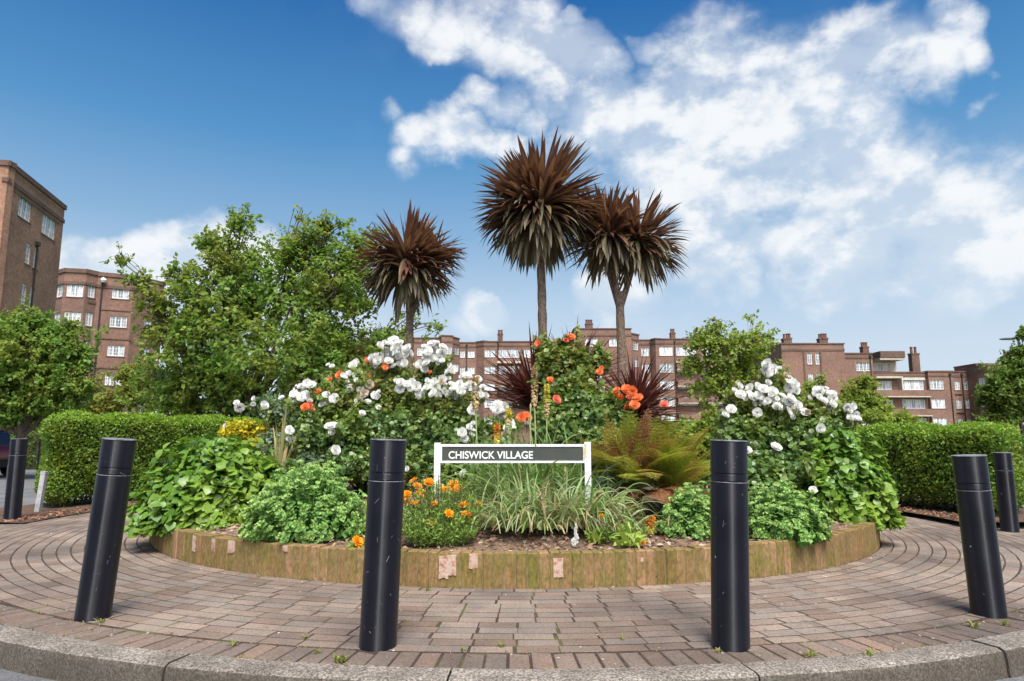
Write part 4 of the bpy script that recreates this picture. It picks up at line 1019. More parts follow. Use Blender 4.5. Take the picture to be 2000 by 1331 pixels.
# ================================================================== HEDGES
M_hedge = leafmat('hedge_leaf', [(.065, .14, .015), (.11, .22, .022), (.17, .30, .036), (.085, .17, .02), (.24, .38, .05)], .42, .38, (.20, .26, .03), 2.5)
M_hlit = leafmat('hedge_lit_leaf', [(.20, .36, .03), (.28, .44, .045), (.16, .30, .03), (.36, .50, .07)], .42, .4)  # fresh shoots, with the light on the hedge top put into their colour
M_hcore = simplemat('hedge_core', (.02, .03, .008), (.04, .05, .015), 12, .95)
def arc_hedge(label, a0, a1, ri, ro, h, z0, n, cutlow=.05, hfun=None, bulge=.4, shear=.13):
    rm = (ri+ro)/2; Ls = rm*abs(a1-a0); Tk = ro-ri; r = .26; am = (a0+a1)/2; sgn = 1 if a1 > a0 else -1
    o = thing('clipped_hedge', (*pol(am, rm), 0), label, 'hedge'); ox, oy = pol(am, rm)
    half = np.array([Ls/2, Tk/2, (h-cutlow)/2])
    def mapp(p):
        s0 = (p[:, 0]+Ls/2)/rm; fade = np.clip(1-s0/.5, 0, 1)**2; aa = am+sgn*(p[:, 0]/rm+shear*p[:, 1]*fade); rr = rm+p[:, 1]+bulge*fade
        z = z0+cutlow+p[:, 2]+half[2]
        if hfun is not None: z = z0+cutlow+(z-z0-cutlow)*hfun(p[:, 0]/Ls+.5)
        return np.stack([CX+rr*np.sin(aa)-ox, CY-rr*np.cos(aa)-oy, z], 1)
    def surf(m):
        areas = np.array([half[1]*half[2]]*2+[half[0]*half[2]]*2+[half[0]*half[1]]*2); areas[4] *= .3; areas[3] *= .35
        fidx = rng.choice(6, m, p=areas/areas.sum()); p = rng.uniform(-1, 1, (m, 3)); axx = fidx//2; p[np.arange(m), axx] = np.where(fidx % 2 == 0, -1, 1); return p*half
    def rnd_(p):
        inner = half-np.array([r*1.4, r, r*1.1]); q = np.clip(p, -inner, inner); d = p-q; n_ = nz(d/np.array([1.4, 1, 1.1])); return q+n_*np.array([r*1.4, r, r*1.1]), n_
    p, nn = rnd_(surf(n))
    bump_ = .035*np.sin(p[:, 0]*5.1+1)*np.cos(p[:, 2]*6.3)+.02*np.sin(p[:, 0]*11+p[:, 2]*9)
    depth = np.abs(rng.normal(size=n))*.055; strag = (rng.uniform(size=n) < .02)*rng.uniform(0, .07, n)
    p2 = p+nn*(bump_-depth+strag)[:, None]
    keep = ~((p2[:, 2] < -half[2]+.25) & (rng.uniform(size=n) < .25*(1-(p2[:, 2]+half[2])/.25)))
    p2, nn = p2[keep], nn[keep]; m = len(p2)
    e = 1e-3; P = mapp(p2); NN = nz(mapp(p2+nn*e)-P)
    ax = nz(rdir(m)+NN*.35+np.array([0, 0, .35])); nr_ = nz(NN*.8+rdir(m)*.75+np.array([0, 0, .35]))
    sz_ = rng.uniform(.026, .05, m); new = (NN[:, 2] > .45) & (rng.uniform(size=m) < .8)  # up-facing leaves take the paler colour that stands in for light
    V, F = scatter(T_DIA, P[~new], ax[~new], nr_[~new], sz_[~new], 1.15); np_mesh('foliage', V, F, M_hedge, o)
    V, F = scatter(T_DIA, P[new], ax[new], nr_[new], sz_[new], 1.15); np_mesh('top_growth', V, F, M_hlit, o)
    # dark inner core
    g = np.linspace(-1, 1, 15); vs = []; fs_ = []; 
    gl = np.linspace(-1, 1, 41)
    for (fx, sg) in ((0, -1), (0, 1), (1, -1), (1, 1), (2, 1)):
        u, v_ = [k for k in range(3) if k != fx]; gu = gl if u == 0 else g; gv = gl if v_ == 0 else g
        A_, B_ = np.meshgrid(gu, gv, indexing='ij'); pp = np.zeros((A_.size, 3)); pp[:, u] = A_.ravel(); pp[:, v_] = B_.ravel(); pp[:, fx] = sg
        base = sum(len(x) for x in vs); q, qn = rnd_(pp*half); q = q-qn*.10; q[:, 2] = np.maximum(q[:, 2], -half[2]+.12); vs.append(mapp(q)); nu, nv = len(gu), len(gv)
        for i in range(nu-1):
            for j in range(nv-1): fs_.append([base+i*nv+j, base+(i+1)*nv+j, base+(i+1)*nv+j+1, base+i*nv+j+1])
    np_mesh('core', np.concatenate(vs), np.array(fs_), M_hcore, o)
    # stems below
    mb = MB()
    for i in range(int(Ls/.22)):
        s_ = -Ls/2+.15+i*.22+random.uniform(-.05, .05); 
        for rr in (-.25, 0, .25):
            A_ = mapp(np.array([[s_, rr*Tk, -half[2]-cutlow]]))[0]; B_ = mapp(np.array([[s_+random.uniform(-.08, .08), rr*Tk, -half[2]+.25]]))[0]; A_[2] = -.02
            mb.tube([A_, B_], [.014, .009], 5)
    mb.build('stems', M_bark, o, True)
    return o
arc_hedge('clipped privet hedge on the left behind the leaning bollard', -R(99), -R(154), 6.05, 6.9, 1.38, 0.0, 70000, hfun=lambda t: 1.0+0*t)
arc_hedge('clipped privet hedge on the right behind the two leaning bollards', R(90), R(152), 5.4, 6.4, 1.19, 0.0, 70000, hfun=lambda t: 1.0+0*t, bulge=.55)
# low hedge across the road at the left
o = thing('low_hedge', tuple(W(20, 870, 25.5)*np.array([1, 1, 0])), 'low dark hedge across the road behind the red car', 'hedge'); n = 9000
P = np.stack([rng.uniform(-6, 3, n), rng.uniform(-.4, .4, n), rng.uniform(0, 1.25, n)], 1)
V, F = scatter(T_DIA, P, rdir(n), rdir(n)+np.array([0, -.3, .6]), rng.uniform(.07, .12, n)); np_mesh('foliage', V, F, M_t4, o)
mb = MB(); mb.box(-5.9, 2.9, -.25, .25, -.1, 1.1); mb.build('core', M_hcore, o)
# ================================================================== PLANTS OF THE BED
def SZ(x, y): return float(soil_z(x, y))
# ---- cabbage palms (purple)
M_pup = leafmat('palm_leaf_purple', [(.10, .048, .035), (.18, .08, .052), (.13, .058, .042), (.25, .12, .075), (.075, .04, .033)], .42, .22, spec=.5)
M_plo = leafmat('palm_leaf_olive', [(.10, .08, .05), (.19, .16, .085), (.13, .095, .06), (.24, .215, .125), (.085, .06, .045)], .45, .2, spec=.5)
M_ptr = simplemat('palm_trunk', (.10, .065, .045), (.30, .22, .16), 34, .95, 1.0, vscale=(1, 1, .8), detail=6)
def palm_head(parent, off, Rr, seed, n=330, upbias=1.0, skirt=True):
    global rng
    keep_, rng = rng, np.random.default_rng(11+n)
    off = np.array(off, float)
    def batch(n, zlo, zhi, ln, dr, wd, mat, name, th=.0):
        # leaves gather in bunches, as they do on an old cabbage palm
        nb = max(10, n//7); bz = zlo+(zhi-zlo)*((np.arange(nb)+rng.uniform(0, 1, nb))/nb); bp = np.arange(nb)*2.39996+rng.uniform(-.35, .35, nb); bs2 = np.sqrt(np.clip(1-bz**2, 0, 1)); B_ = np.stack([bs2*np.cos(bp), bs2*np.sin(bp), bz], 1); bl = rng.uniform(.90, 1.06, nb)
        ib = rng.integers(0, nb, n); loose = rng.uniform(size=n) < .25; D = nz(B_[ib]+rdir(n)*np.where(loose, .45, .15)[:, None]); P0 = off+D*.05+np.stack([np.zeros(n), np.zeros(n), np.linspace(-.10, .14, n)], 1)
        ln = ln*bl[ib]
        V, F = ribbons(P0, D, Rr*ln*rng.uniform(.86, 1.05, n), wd*rng.uniform(.8, 1.25, n), dr*rng.uniform(.5, 1.6, n), 8, .30, lambda t: (.5+1.6*t if t < .3 else 1.0-(max(0, t-.45)/.55)**2.2)*.97+.02, .12)
        return V, F, mat, name
    for (V, F, mat, name) in (batch(int(n*.62), .22, 1.0, 1.04, .14, Rr*.082, M_pup, 'crown_leaves'), batch(int(n*.48), -.30, .35, 1.08, .40, Rr*.080, M_pup, 'side_leaves'),
                              batch(int(n*.50), -.85, .10, 1.00, 1.15, Rr*.082, M_plo, 'hanging_leaves')):
        np_mesh(name, V, F, mat, parent)
    rng = keep_
def palm(label, base, pts, r, heads, fork=None):
    o = thing('cabbage_palm', base, label, 'palm tree', 'purple cabbage palms in the flower bed')
    base = np.array(base); b = MB(); P = [np.array(p)-base for p in pts]
    Q = []; 
    for i in range(len(P)-1):
        for k in range(10): Q.append(P[i]+(P[i+1]-P[i])*k/10)
    Q.append(P[-1]); rad = [r*(1.12-.18*i/len(Q))*(1+.06*math.sin(i*2.1)+random.uniform(-.035, .035)) for i in range(len(Q))]
    b.tube(Q, rad, 14); b.build('trunk', M_ptr, o, True)
    for (hp, R_, n) in heads:
        h = np.array(hp)-base
        if np.linalg.norm(h-P[-1]) > .12:
            bb = MB(); bb.tube(curve_pts(P[-1]-np.array([0, 0, .25]), h, 5, (0, 0, -.05)), np.linspace(r*.8, r*.6, 6), 10); bb.build('branch', M_ptr, o, True)
        hd = bpy.data.objects.new('leaf_head', None); link(hd, o); palm_head(hd, h, R_, 0, n)
    return o
YP = 9.2
t = W(1052, 415, YP); bt = W(1062, 870, YP)
palm('tallest purple cabbage palm, in the middle', (bt[0], YP, SZ(bt[0], YP)), [(bt[0], YP, SZ(bt[0], YP)-.05), W(1061, 700, YP), W(1058, 560, YP), t], px2m(8.5, YP), [(t, px2m(134, YP), 430)])
YP = 9.0
t = W(800, 590, YP); bt = W(802, 870, YP)
palm('shortest purple cabbage palm, on the left, before the big green tree', (bt[0], YP, SZ(bt[0], YP)), [(bt[0], YP, SZ(bt[0], YP)-.05), W(801, 700, YP), t], px2m(7.5, YP), [(W(795, 520, YP), px2m(106, YP), 330), (W(845, 505, YP+.15), px2m(70, YP), 90)])
YP = 9.5
t = W(1210, 570, YP); bt = W(1216, 870, YP)
palm('forked purple cabbage palm on the right, with three merging heads', (bt[0], YP, SZ(bt[0], YP)), [(bt[0], YP, SZ(bt[0], YP)-.05), W(1214, 700, YP), t], px2m(8.5, YP), [(W(1190, 470, YP), px2m(98, YP), 270), (W(1247, 480, YP+.1), px2m(98, YP), 240), (W(1160, 425, YP+.3), px2m(58, YP), 90)])

# ---- red spiky shrubs
M_red1 = leafmat('spike_maroon', [(.045, .012, .014), (.10, .022, .022), (.16, .035, .032), (.07, .018, .018), (.20, .06, .045)], .35, .2, spec=.6)
def spiky(label, px, py, Y, rpx, n, zlo=-.05, wd=.028, dr=.25):
    c = W(px, py, Y); b = (c[0], Y, SZ(c[0], Y)); o = thing('spiky_shrub', b, label, 'shrub', 'dark red strap leaved shrubs'); off = c-np.array(b); rad = px2m(rpx, Y)
    mb = MB(); mb.tube([(0, 0, -.05), tuple(off*.6), tuple(off)], [.05, .045, .04], 8); mb.build('stem', M_ptr, o, True)
    cz = rng.uniform(zlo, 1, n)**1.0; ph = rng.uniform(0, 2*math.pi, n); s = np.sqrt(1-cz**2)
    D = np.stack([s*np.cos(ph), s*np.sin(ph), cz], 1); P0 = np.tile(off, (n, 1))+D*.04+np.stack([np.zeros(n), np.zeros(n), rng.uniform(-.12, .12, n)], 1)
    V, F = ribbons(P0, D, rad*rng.uniform(.75, 1.15, n), wd*rng.uniform(.7, 1.3, n), dr*rng.uniform(.2, 1.4, n), 7, .5, None, .06); np_mesh('leaves', V, F, M_red1, o); return o
spiky('dark red spiky shrub left of the orange rose, against the white roses', 1045, 790, 8.0, 128, 330)
spiky('dark red spiky shrub between the two taller palm trunks, behind the orange rose', 1120, 760, 8.7, 118, 230, .1)
spiky('dark red spiky shrub right of the orange rose clusters, above the fern', 1240, 815, 7.6, 112, 300, -.1)

# ---- blossoms
def petals_mesh(name, layers, mat, cup=.5, ruffle=.06, seed=0):
    rs = random.Random(seed); b = MB()
    for (n, r, tilt, w) in layers:     # tilt : 0 flat .. 1 upright
        a0 = rs.uniform(0, 6)
        for k in range(n):
            a = a0+2*math.pi*k/n+rs.uniform(-.15, .15); e = tilt*math.pi/2+rs.uniform(-.1, .1); g = 4
            v = []
            for i in range(g):
                t = i/(g-1)
                for j in range(3):
                    sdd = (j-1)*w*r*(math.sin(math.pi*min(1, .18+t*.72)))
                    ee = e+cup*t*.9 if tilt < .75 else e+cup*t*.5
                    rad = r*t*math.cos(e)*(1-cup*.25*t)+.02*r; z = r*t*math.sin(e)+cup*.30*r*t*t+(abs(j-1))*.10*r*cup+rs.uniform(-1, 1)*ruffle*r*t
                    v.append((rad*math.cos(a)-sdd*math.sin(a), rad*math.sin(a)+sdd*math.cos(a), z))
            b.add(v, [(i*3+j, i*3+j+1, (i+1)*3+j+1, (i+1)*3+j) for i in range(g-1) for j in range(2)])
    o = b.build(name, mat, None, True); me = o.data; me.polygons.foreach_set('use_smooth', [True]*len(me.polygons)); bpy.data.objects.remove(o); return me
def petalmat(name, c1, c2, trans=.4, rough=.6):
    m = leafmat(name, [c1, c2, c1], rough, 0, spec=.2); nt = m.node_tree; b = nt.nodes['Principled BSDF']
    t = nt.nodes.new('ShaderNodeBsdfTranslucent'); ms = nt.nodes.new('ShaderNodeMixShader'); ms.inputs[0].default_value = trans
    nt.links.new(b.inputs['Base Color'].links[0].from_socket, t.inputs[0]); nt.links.new(b.outputs[0], ms.inputs[1]); nt.links.new(t.outputs[0], ms.inputs[2]); nt.links.new(ms.outputs[0], nt.nodes['Material Output'].inputs[0]); return m
M_pw = petalmat('petal_white', (.90, .90, .87), (.86, .85, .82)); M_pc = petalmat('petal_cream', (.72, .62, .48), (.60, .50, .40))
M_po = petalmat('petal_orange', (.90, .27, .08), (.95, .36, .15)); M_pp = petalmat('petal_coral', (.88, .20, .12), (.92, .34, .24)); M_mg = petalmat('petal_marigold', (.95, .36, .015), (.98, .50, .03), .4)
ROSE = [(6, 1.0, .05, .58), (6, .86, .25, .56), (5, .66, .48, .55), (4, .46, .70, .6), (3, .30, .9, .6)]
RW_ = [petals_mesh('white_rose', ROSE, M_pw, seed=i) for i in range(4)]; RC_ = [petals_mesh('cream_rose', ROSE, M_pc, seed=9)]
RO_ = [petals_mesh('orange_rose', ROSE, M_po, seed=i+20) for i in range(2)]+[petals_mesh('coral_rose', ROSE, M_pp, seed=30)]
MG_ = [petals_mesh('marigold', [(13, 1, .08, .26), (12, .85, .3, .26), (10, .65, .5, .3), (8, .42, .75, .32)], M_mg, .25, .07, seed=i+40) for i in range(3)]
def place_blossoms(parent, base, lst, meshes, rm, name, lookup=(0, -.9, .45), jit=.5, ydepth=.12):
    """lst : (px, py, spread px, count, Y)"""
    base = np.array(base, float); cnt = 0; up0 = Vector((0, 0, 1)); stems = MB()
    for (px, py, sp, n, Y) in lst:
        placed = []
        for k in range(n):
            for tries in range(12):
                a = random.uniform(0, 6.28); q = sp*math.sqrt(random.random()) if n > 1 else 0
                X = (px+q*math.cos(a), py+q*math.sin(a)*.85)
                if all((X[0]-z[0])**2+(X[1]-z[1])**2 > (rm*FPX/Y*.95)**2 for z in placed): break
            placed.append(X); p = W(X[0], X[1], Y+random.uniform(-ydepth, ydepth))-base
            me = random.choice(meshes); o = bpy.data.objects.new(name, me); link(o, parent); o.location = p
            d = Vector((lookup[0]+random.gauss(0, jit), lookup[1]+random.gauss(0, jit*.6), lookup[2]+random.gauss(0, jit*.6))); 
            o.rotation_euler = d.to_track_quat('Z', 'Y').to_euler(); s = rm*random.choice([random.uniform(.55, .85), random.uniform(.85, 1.3), random.uniform(.85, 1.3)]); o.scale = (s, s, s*random.uniform(.8, 1.1)); cnt += 1
            stems.tube([p-np.array([0, 0, 0.002]), p+np.array([random.uniform(-.03, .03), .09, -.16])], [.0035, .004], 4)
    return cnt, stems
M_rl = leafmat('rose_leaf', [(.08, .16, .05), (.13, .24, .07), (.19, .31, .10), (.10, .19, .055), (.26, .35, .12)], .36, .38, (.24, .33, .05), 2.2, spec=.6)
M_rnew = leafmat('rose_leaf_new', [(.16, .24, .05), (.24, .28, .06), (.28, .22, .07), (.20, .26, .05)], .35, .35, (.20, .27, .04), 3, spec=.5)
M_cane = simplemat('green_cane', (.08, .11, .03), (.14, .12, .05), 8, .7)
def bush(name, label, cat, basepx, Y, clumps, leaf, ntw, per, tw, mat, T=T_OV, mat2=None, canes=14, group=None, lw=1.15, flat=.9):
    g = W(basepx, 900, Y); base = np.array([g[0], Y, SZ(g[0], Y)]); o = thing(name, base, label, cat, group)
    cls = [cl(*c[:5], c[5] if len(c) > 5 else None) for c in clumps]; C = np.array([c[:3] for c in cls])-base; Rr = np.array([c[3:6] for c in cls])
    mb = MB()
    for k in range(canes):
        c = C[k % len(C)]; e = c+rdir(1)[0]*Rr[k % len(C)]*.7; r0 = np.array([random.uniform(-.12, .12), random.uniform(-.1, .1), -.05]); mb.tube(curve_pts(r0, e, 5, (-.05*e[0], 0, .12)), np.linspace(.012, .004, 6), 5)
    mb.build('canes', M_cane, o, True)
    pv = np.prod(Rr, 1)**.7; pv /= pv.sum(); idx = rng.choice(len(C), ntw, p=pv); d = rdir(ntw); rad = rng.uniform(.15, 1, ntw)**.42
    E = C[idx]+d*Rr[idx]*rad[:, None]*(1+.18*np.sin(d[:, :1]*6+idx[:, None])); E[:, 2] = np.maximum(E[:, 2], .04)
    tl = tw*rng.uniform(.5, 1.4, ntw); td = nz(d*.7+rdir(ntw)*.6+np.array([0, 0, .55])); S = E-td*tl[:, None]
    V, F = tubes_np(S, E, .0035, .0015, n=3, segs=1); np_mesh('twigs', V, F, M_cane, o)
    for (mt, sel, nm) in ((mat, None, 'foliage'), (mat2, 'top', 'top_growth')):
        if mt is None: continue
        ii = np.arange(ntw) if sel is None else np.where(E[:, 2] > np.quantile(E[:, 2], .72))[0]
        if sel == 'top': ii = ii[rng.uniform(size=len(ii)) < .75]
        elif mat2 is not None: ii = ii[(E[ii, 2] <= np.quantile(E[:, 2], .72)) | (rng.uniform(size=len(ii)) < .45)]
        n = len(ii)*per; ti = np.repeat(ii, per); t = rng.uniform(.05, 1.1, n)
        P = S[ti]+(E-S)[ti]*t[:, None]+rdir(n)*leaf*.45
        ax = nz(td[ti]*.4+rdir(n)*.8+np.array([0, -.15, -.15])); nn = nz(rdir(n)*flat+np.array([0, -.25, 1.0])+d[ti]*.4)
        V, F = scatter(T, P, ax, nn, leaf*rng.uniform(.55, 1.2, n), lw); np_mesh(nm, V, F, mt, o)
    return o, base
# left white rose
o, bs_ = bush('white_rose_bush', 'large white flowering rose bush behind the left front bollard', 'rose bush', 720, 7.9,
    [(760, 850, 90, 75, 7.7), (690, 830, 90, 80, 7.8), (620, 860, 60, 60, 7.7), (660, 780, 60, 45, 7.9), (750, 760, 80, 40, 8), (740, 900, 100, 35, 7.4), (600, 800, 36, 36, 7.9), (690, 740, 40, 28, 8.1), (775, 725, 35, 25, 8.1), (680, 900, 60, 30, 7.4)],
    .058, 1500, 13, .22, M_rl, mat2=M_rnew, canes=30)
wl = [(768, 692, 36, 22, 7.85), (735, 705, 12, 4, 7.85), (598, 758, 13, 4, 7.7), (592, 778, 14, 4, 7.6), (606, 800, 8, 1, 7.6), (633, 782, 14, 4, 7.6), (655, 787, 10, 2, 7.6), (688, 744, 20, 8, 7.8), (670, 733, 8, 1, 7.8), (705, 762, 8, 1, 7.7),
      (712, 782, 14, 3, 7.6), (735, 772, 10, 2, 7.6), (707, 808, 3, 1, 7.3), (650, 838, 9, 3, 7.3), (568, 840, 6, 2, 7.2), (567, 856, 5, 2, 7.2), (506, 786, 16, 3, 7.9), (462, 793, 8, 2, 7.9), (560, 775, 18, 3, 7.9), (440, 832, 5, 1, 7.5), (795, 916, 4, 1, 6.9), (740, 797, 6, 1, 7.5), (655, 880, 3, 1, 7.1), (690, 712, 10, 3, 8.1), (645, 715, 8, 2, 8.1)]
c_, st = place_blossoms(o, bs_, wl, RW_, .054, 'blossom'); c2, st2 = place_blossoms(o, bs_, [(722, 752, 6, 1, 7.6), (716, 770, 6, 2, 7.6)], RC_, .058, 'blossom'); st.build('flower_stems', M_cane, o)
print('left roses', c_+c2)
o, bs_ = bush('white_rose_bush', 'white flowering rose bush directly above the left half of the sign', 'rose bush', 870, 7.8,
    [(850, 850, 75, 72, 7.7), (890, 840, 50, 75, 7.8), (860, 770, 80, 32, 8), (850, 900, 80, 36, 7.4), (850, 720, 40, 30, 8.1), (930, 880, 40, 40, 7.6)], .058, 900, 13, .22, M_rl, mat2=M_rnew, canes=20)
wl = [(845, 690, 26, 14, 7.9), (830, 712, 12, 3, 7.9), (880, 722, 12, 4, 7.9), (778, 752, 12, 4, 7.6), (802, 750, 14, 5, 7.6), (822, 768, 12, 3, 7.6), (840, 752, 14, 5, 7.6), (858, 766, 12, 4, 7.6), (886, 764, 14, 5, 7.6), (908, 758, 14, 5, 7.5), (930, 752, 14, 5, 7.5), (942, 770, 8, 2, 7.5),
      (905, 738, 10, 2, 7.7), (870, 745, 10, 3, 7.7), (912, 850, 12, 4, 7.2), (925, 832, 12, 3, 7.2), (975, 795, 14, 6, 7.5), (998, 832, 10, 3, 7.4), (985, 810, 8, 2, 7.4), (905, 925, 4, 1, 6.8), (925, 800, 6, 2, 7.4)]
c_, st = place_blossoms(o, bs_, wl, RW_, .054, 'blossom'); c2, st2 = place_blossoms(o, bs_, [(862, 745, 6, 1, 7.6), (985, 850, 8, 1, 7.4)], RC_, .05, 'blossom'); st.build('flower_stems', M_cane, o)
# right white rose
o, bs_ = bush('white_rose_bush', 'white flowering rose bush behind the right front bollard', 'rose bush', 1520, 7.3,
    [(1520, 860, 90, 60, 7.2), (1460, 840, 60, 60, 7.3), (1590, 850, 50, 55, 7.3), (1500, 790, 60, 45, 7.4), (1570, 790, 50, 36, 7.4), (1450, 780, 36, 36, 7.4), (1520, 910, 90, 36, 6.9), (1440, 870, 50, 50, 7.1), (1640, 810, 26, 26, 7.5), (1510, 735, 30, 26, 7.5), (1590, 900, 50, 36, 7.0)],
    .060, 1300, 13, .22, M_rl, mat2=M_rnew, canes=24)
wl = [(1497, 722, 14, 6, 7.2), (1520, 720, 10, 3, 7.2), (1545, 742, 14, 3, 7.2), (1553, 760, 10, 3, 7.2), (1500, 748, 6, 1, 7.2), (1440, 757, 10, 2, 7.2), (1474, 770, 24, 10, 7.1), (1446, 772, 6, 1, 7.1), (1517, 780, 20, 8, 7.0), (1540, 793, 18, 7, 7.0), (1515, 795, 8, 1, 7), (1562, 803, 9, 2, 7.0), (1548, 815, 4, 1, 7),
      (1479, 806, 3, 1, 6.9), (1609, 766, 18, 8, 7.2), (1620, 787, 12, 6, 7.2), (1596, 762, 8, 2, 7.2), (1578, 783, 8, 2, 7.2), (1657, 797, 9, 4, 7.3), (1668, 814, 9, 5, 7.3), (1603, 838, 6, 2, 7.0), (1616, 850, 6, 2, 7.0), (1515, 875, 5, 1, 6.7), (1458, 880, 4, 1, 6.7), (1588, 958, 3, 1, 6.3), (1418, 812, 9, 2, 7.0), (1428, 800, 4, 1, 7)]
c_, st = place_blossoms(o, bs_, wl, RW_, .054, 'blossom')
c2, st2 = place_blossoms(o, bs_, [(1577, 805, 6, 1, 7), (1535, 735, 6, 1, 7.2), (1605, 785, 5, 1, 7.2)], RC_, .048, 'blossom'); st.build('flower_stems', M_cane, o)
# centre orange rose
o, bs_ = bush('orange_rose_bush', 'tall orange flowering rose bush above the right half of the sign', 'rose bush', 1130, 7.3,
    [(1130, 820, 85, 50, 7.2), (1120, 770, 62, 46, 7.3), (1160, 850, 60, 30, 7.0), (1090, 850, 45, 30, 7.1), (1075, 700, 32, 34, 7.5), (1130, 710, 34, 34, 7.5), (1200, 830, 36, 40, 7.2), (1060, 670, 22, 16, 7.6), (1170, 700, 26, 24, 7.5), (1110, 670, 26, 14, 7.6), (1200, 780, 26, 20, 7.3)],
    .062, 1000, 12, .20, M_rl, mat2=M_rnew, canes=22)
c_, st = place_blossoms(o, bs_, [(1052, 672, 5, 1, 7.5), (1112, 662, 9, 2, 7.5), (1135, 706, 3, 1, 7.4), (1173, 723, 6, 2, 7.3), (1076, 745, 4, 1, 7.2), (1087, 781, 5, 1, 7.0), (1023, 815, 6, 2, 7.0), (1207, 770, 10, 3, 7.0), (1226, 768, 10, 3, 7.0), (1232, 786, 12, 3, 7.0), (1246, 782, 6, 2, 7.0), (1144, 838, 4, 1, 6.9), (1297, 791, 4, 1, 7.2)], RO_, .052, 'blossom'); st.build('flower_stems', M_cane, o)
# orange rose behind the left white rose
o, bs_ = bush('orange_rose_bush', 'orange flowering rose bush mixed into the left white roses', 'rose bush', 730, 8.3, [(720, 730, 60, 30, 8.3), (660, 745, 40, 30, 8.3), (840, 730, 50, 26, 8.3), (740, 790, 80, 50, 8.4)], .055, 420, 12, .2, M_rnew, canes=12)
c_, st = place_blossoms(o, bs_, [(718, 703, 5, 1, 8.0), (754, 717, 6, 2, 7.8), (664, 734, 4, 1, 7.9), (645, 742, 5, 1, 7.9), (718, 738, 5, 1, 7.9), (735, 754, 5, 1, 7.7), (603, 797, 9, 3, 7.45), (840, 727, 5, 1, 7.8), (622, 765, 4, 1, 7.9)], RO_[:2]+RO_[2:], .05, 'blossom'); st.build('flower_stems', M_cane, o)
# yellow shrub, other fillers
M_yel = leafmat('leaf_golden', [(.55, .48, .03), (.68, .55, .03), (.42, .44, .04), (.75, .62, .06)], .45, .35)
bush('golden_shrub', 'golden yellow leaved shrub beside the left hedge, above the big leaved bush', 'shrub', 470, 8.4, [(470, 842, 38, 22, 8.4), (445, 848, 18, 16, 8.3), (520, 840, 36, 12, 8.5), (480, 880, 46, 30, 8.4)], .05, 330, 13, .12, M_yel, canes=8)
M_blu = leafmat('leaf_blue_green', [(.13, .20, .12), (.20, .28, .18), (.09, .15, .08), (.26, .33, .22)], .4, .25, spec=.5)
bush('grey_green_shrub', 'grey green leafy shrub between the golden shrub and the white roses', 'shrub', 580, 8.2, [(570, 800, 46, 30, 8.4), (520, 790, 34, 22, 8.5), (560, 870, 60, 40, 8.0), (620, 900, 50, 30, 7.6)], .055, 480, 12, .2, M_blu, mat2=M_rl, canes=10)
bush('green_filler_shrub', 'mid green shrub low between the fern and the right roses', 'shrub', 1370, 8.3, [(1370, 860, 50, 36, 8.3), (1330, 850, 36, 26, 8.6), (1400, 830, 36, 30, 8.3), (1300, 870, 30, 22, 8.6)], .055, 420, 12, .2, M_t3, canes=10)
# pale grassy stalk plant behind the sign left
# ---- big leaved bushes
M_hyd = leafmat('hydrangea_leaf', [(.08, .18, .025), (.13, .27, .035), (.18, .33, .045), (.10, .22, .03), (.27, .42, .06)], .38, .3, (.27, .40, .05), 1.6, spec=.6)
def domed(name, label, cat, px, py, rx, ry, Y, leaf, n, mat, zb=None, T=T_OV, lw=1.25, lumps=.13, tipdown=.5, shells=(.7, 1.04), depth_r=None, core=True):
    c = W(px, py, Y); a = px2m(rx, Y); h = px2m(ry, Y); zb0 = c[2]-h if zb is None else zb; b = depth_r or a*.8
    base = np.array([c[0], Y, zb0]); o = thing(name, base, label, cat); Hh = c[2]+h-zb0
    d = rdir(n); d[:, 2] = np.abs(d[:, 2])-.12; d = nz(d)
    az = np.arctan2(d[:, 1], d[:, 0]); lump = 1+lumps*np.sin(az*5+px)*np.cos(d[:, 2]*7+1)+lumps*.6*np.sin(az*11+d[:, 2]*12+px)
    sh = rng.uniform(*shells, n)**.8; sh = shells[0]+(shells[1]-shells[0])*rng.uniform(0, 1, n)**.55
    P = np.stack([d[:, 0]*a, d[:, 1]*b, d[:, 2]*Hh*.98+.02], 1)*(sh*lump)[:, None]; P[:, 2] = np.maximum(P[:, 2], .02)
    NN = nz(np.stack([d[:, 0]/a, d[:, 1]/b, d[:, 2]/Hh*1.0+.25/Hh], 1)); out = NN.copy(); out[:, 2] = 0; out = nz(out)
    ax = nz(out*.7+rdir(n)*.85-np.array([0, 0, tipdown])+NN*.3); nn = nz(NN*.8+rdir(n)*.62+np.array([0, 0, .6]))
    V, F = scatter(T, P-ax*leaf*.4, ax, nn, leaf*rng.uniform(.4, 1.25, n)*(.75+.4*sh), lw); np_mesh('foliage', V, F, mat, o)
    mb = MB()
    for k in range(26):
        dd = d[k]; mb.tube([(dd[0]*.1, dd[1]*.1, -.03), (dd[0]*a*.5, dd[1]*b*.5, max(.03, dd[2]*Hh*.45)), (dd[0]*a*.86, dd[1]*b*.86, max(.04, dd[2]*Hh*.84))], [.010, .007, .004], 5)
    mb.build('stems', M_cane, o, True); return o
domed('big_leaved_shrub', 'bright green broad leaved shrub filling the left end of the planter', 'shrub', 422, 945, 134, 76, 6.6, .078, 6200, M_hyd, zb=.17)
domed('big_leaved_shrub', 'bright green broad leaved shrub filling the right end of the planter', 'shrub', 1650, 940, 84, 84, 6.9, .075, 5200, M_hyd, zb=.17)
domed('low_shrub', 'dark leaved low shrub in the shade between the left bush and the pale green clump', 'shrub', 590, 960, 90, 50, 7.0, .06, 2200, M_rl, zb=.2)
domed('low_shrub', 'dark leaved low shrub under the right white roses', 'shrub', 1470, 950, 90, 45, 6.7, .06, 2200, M_rl, zb=.2)
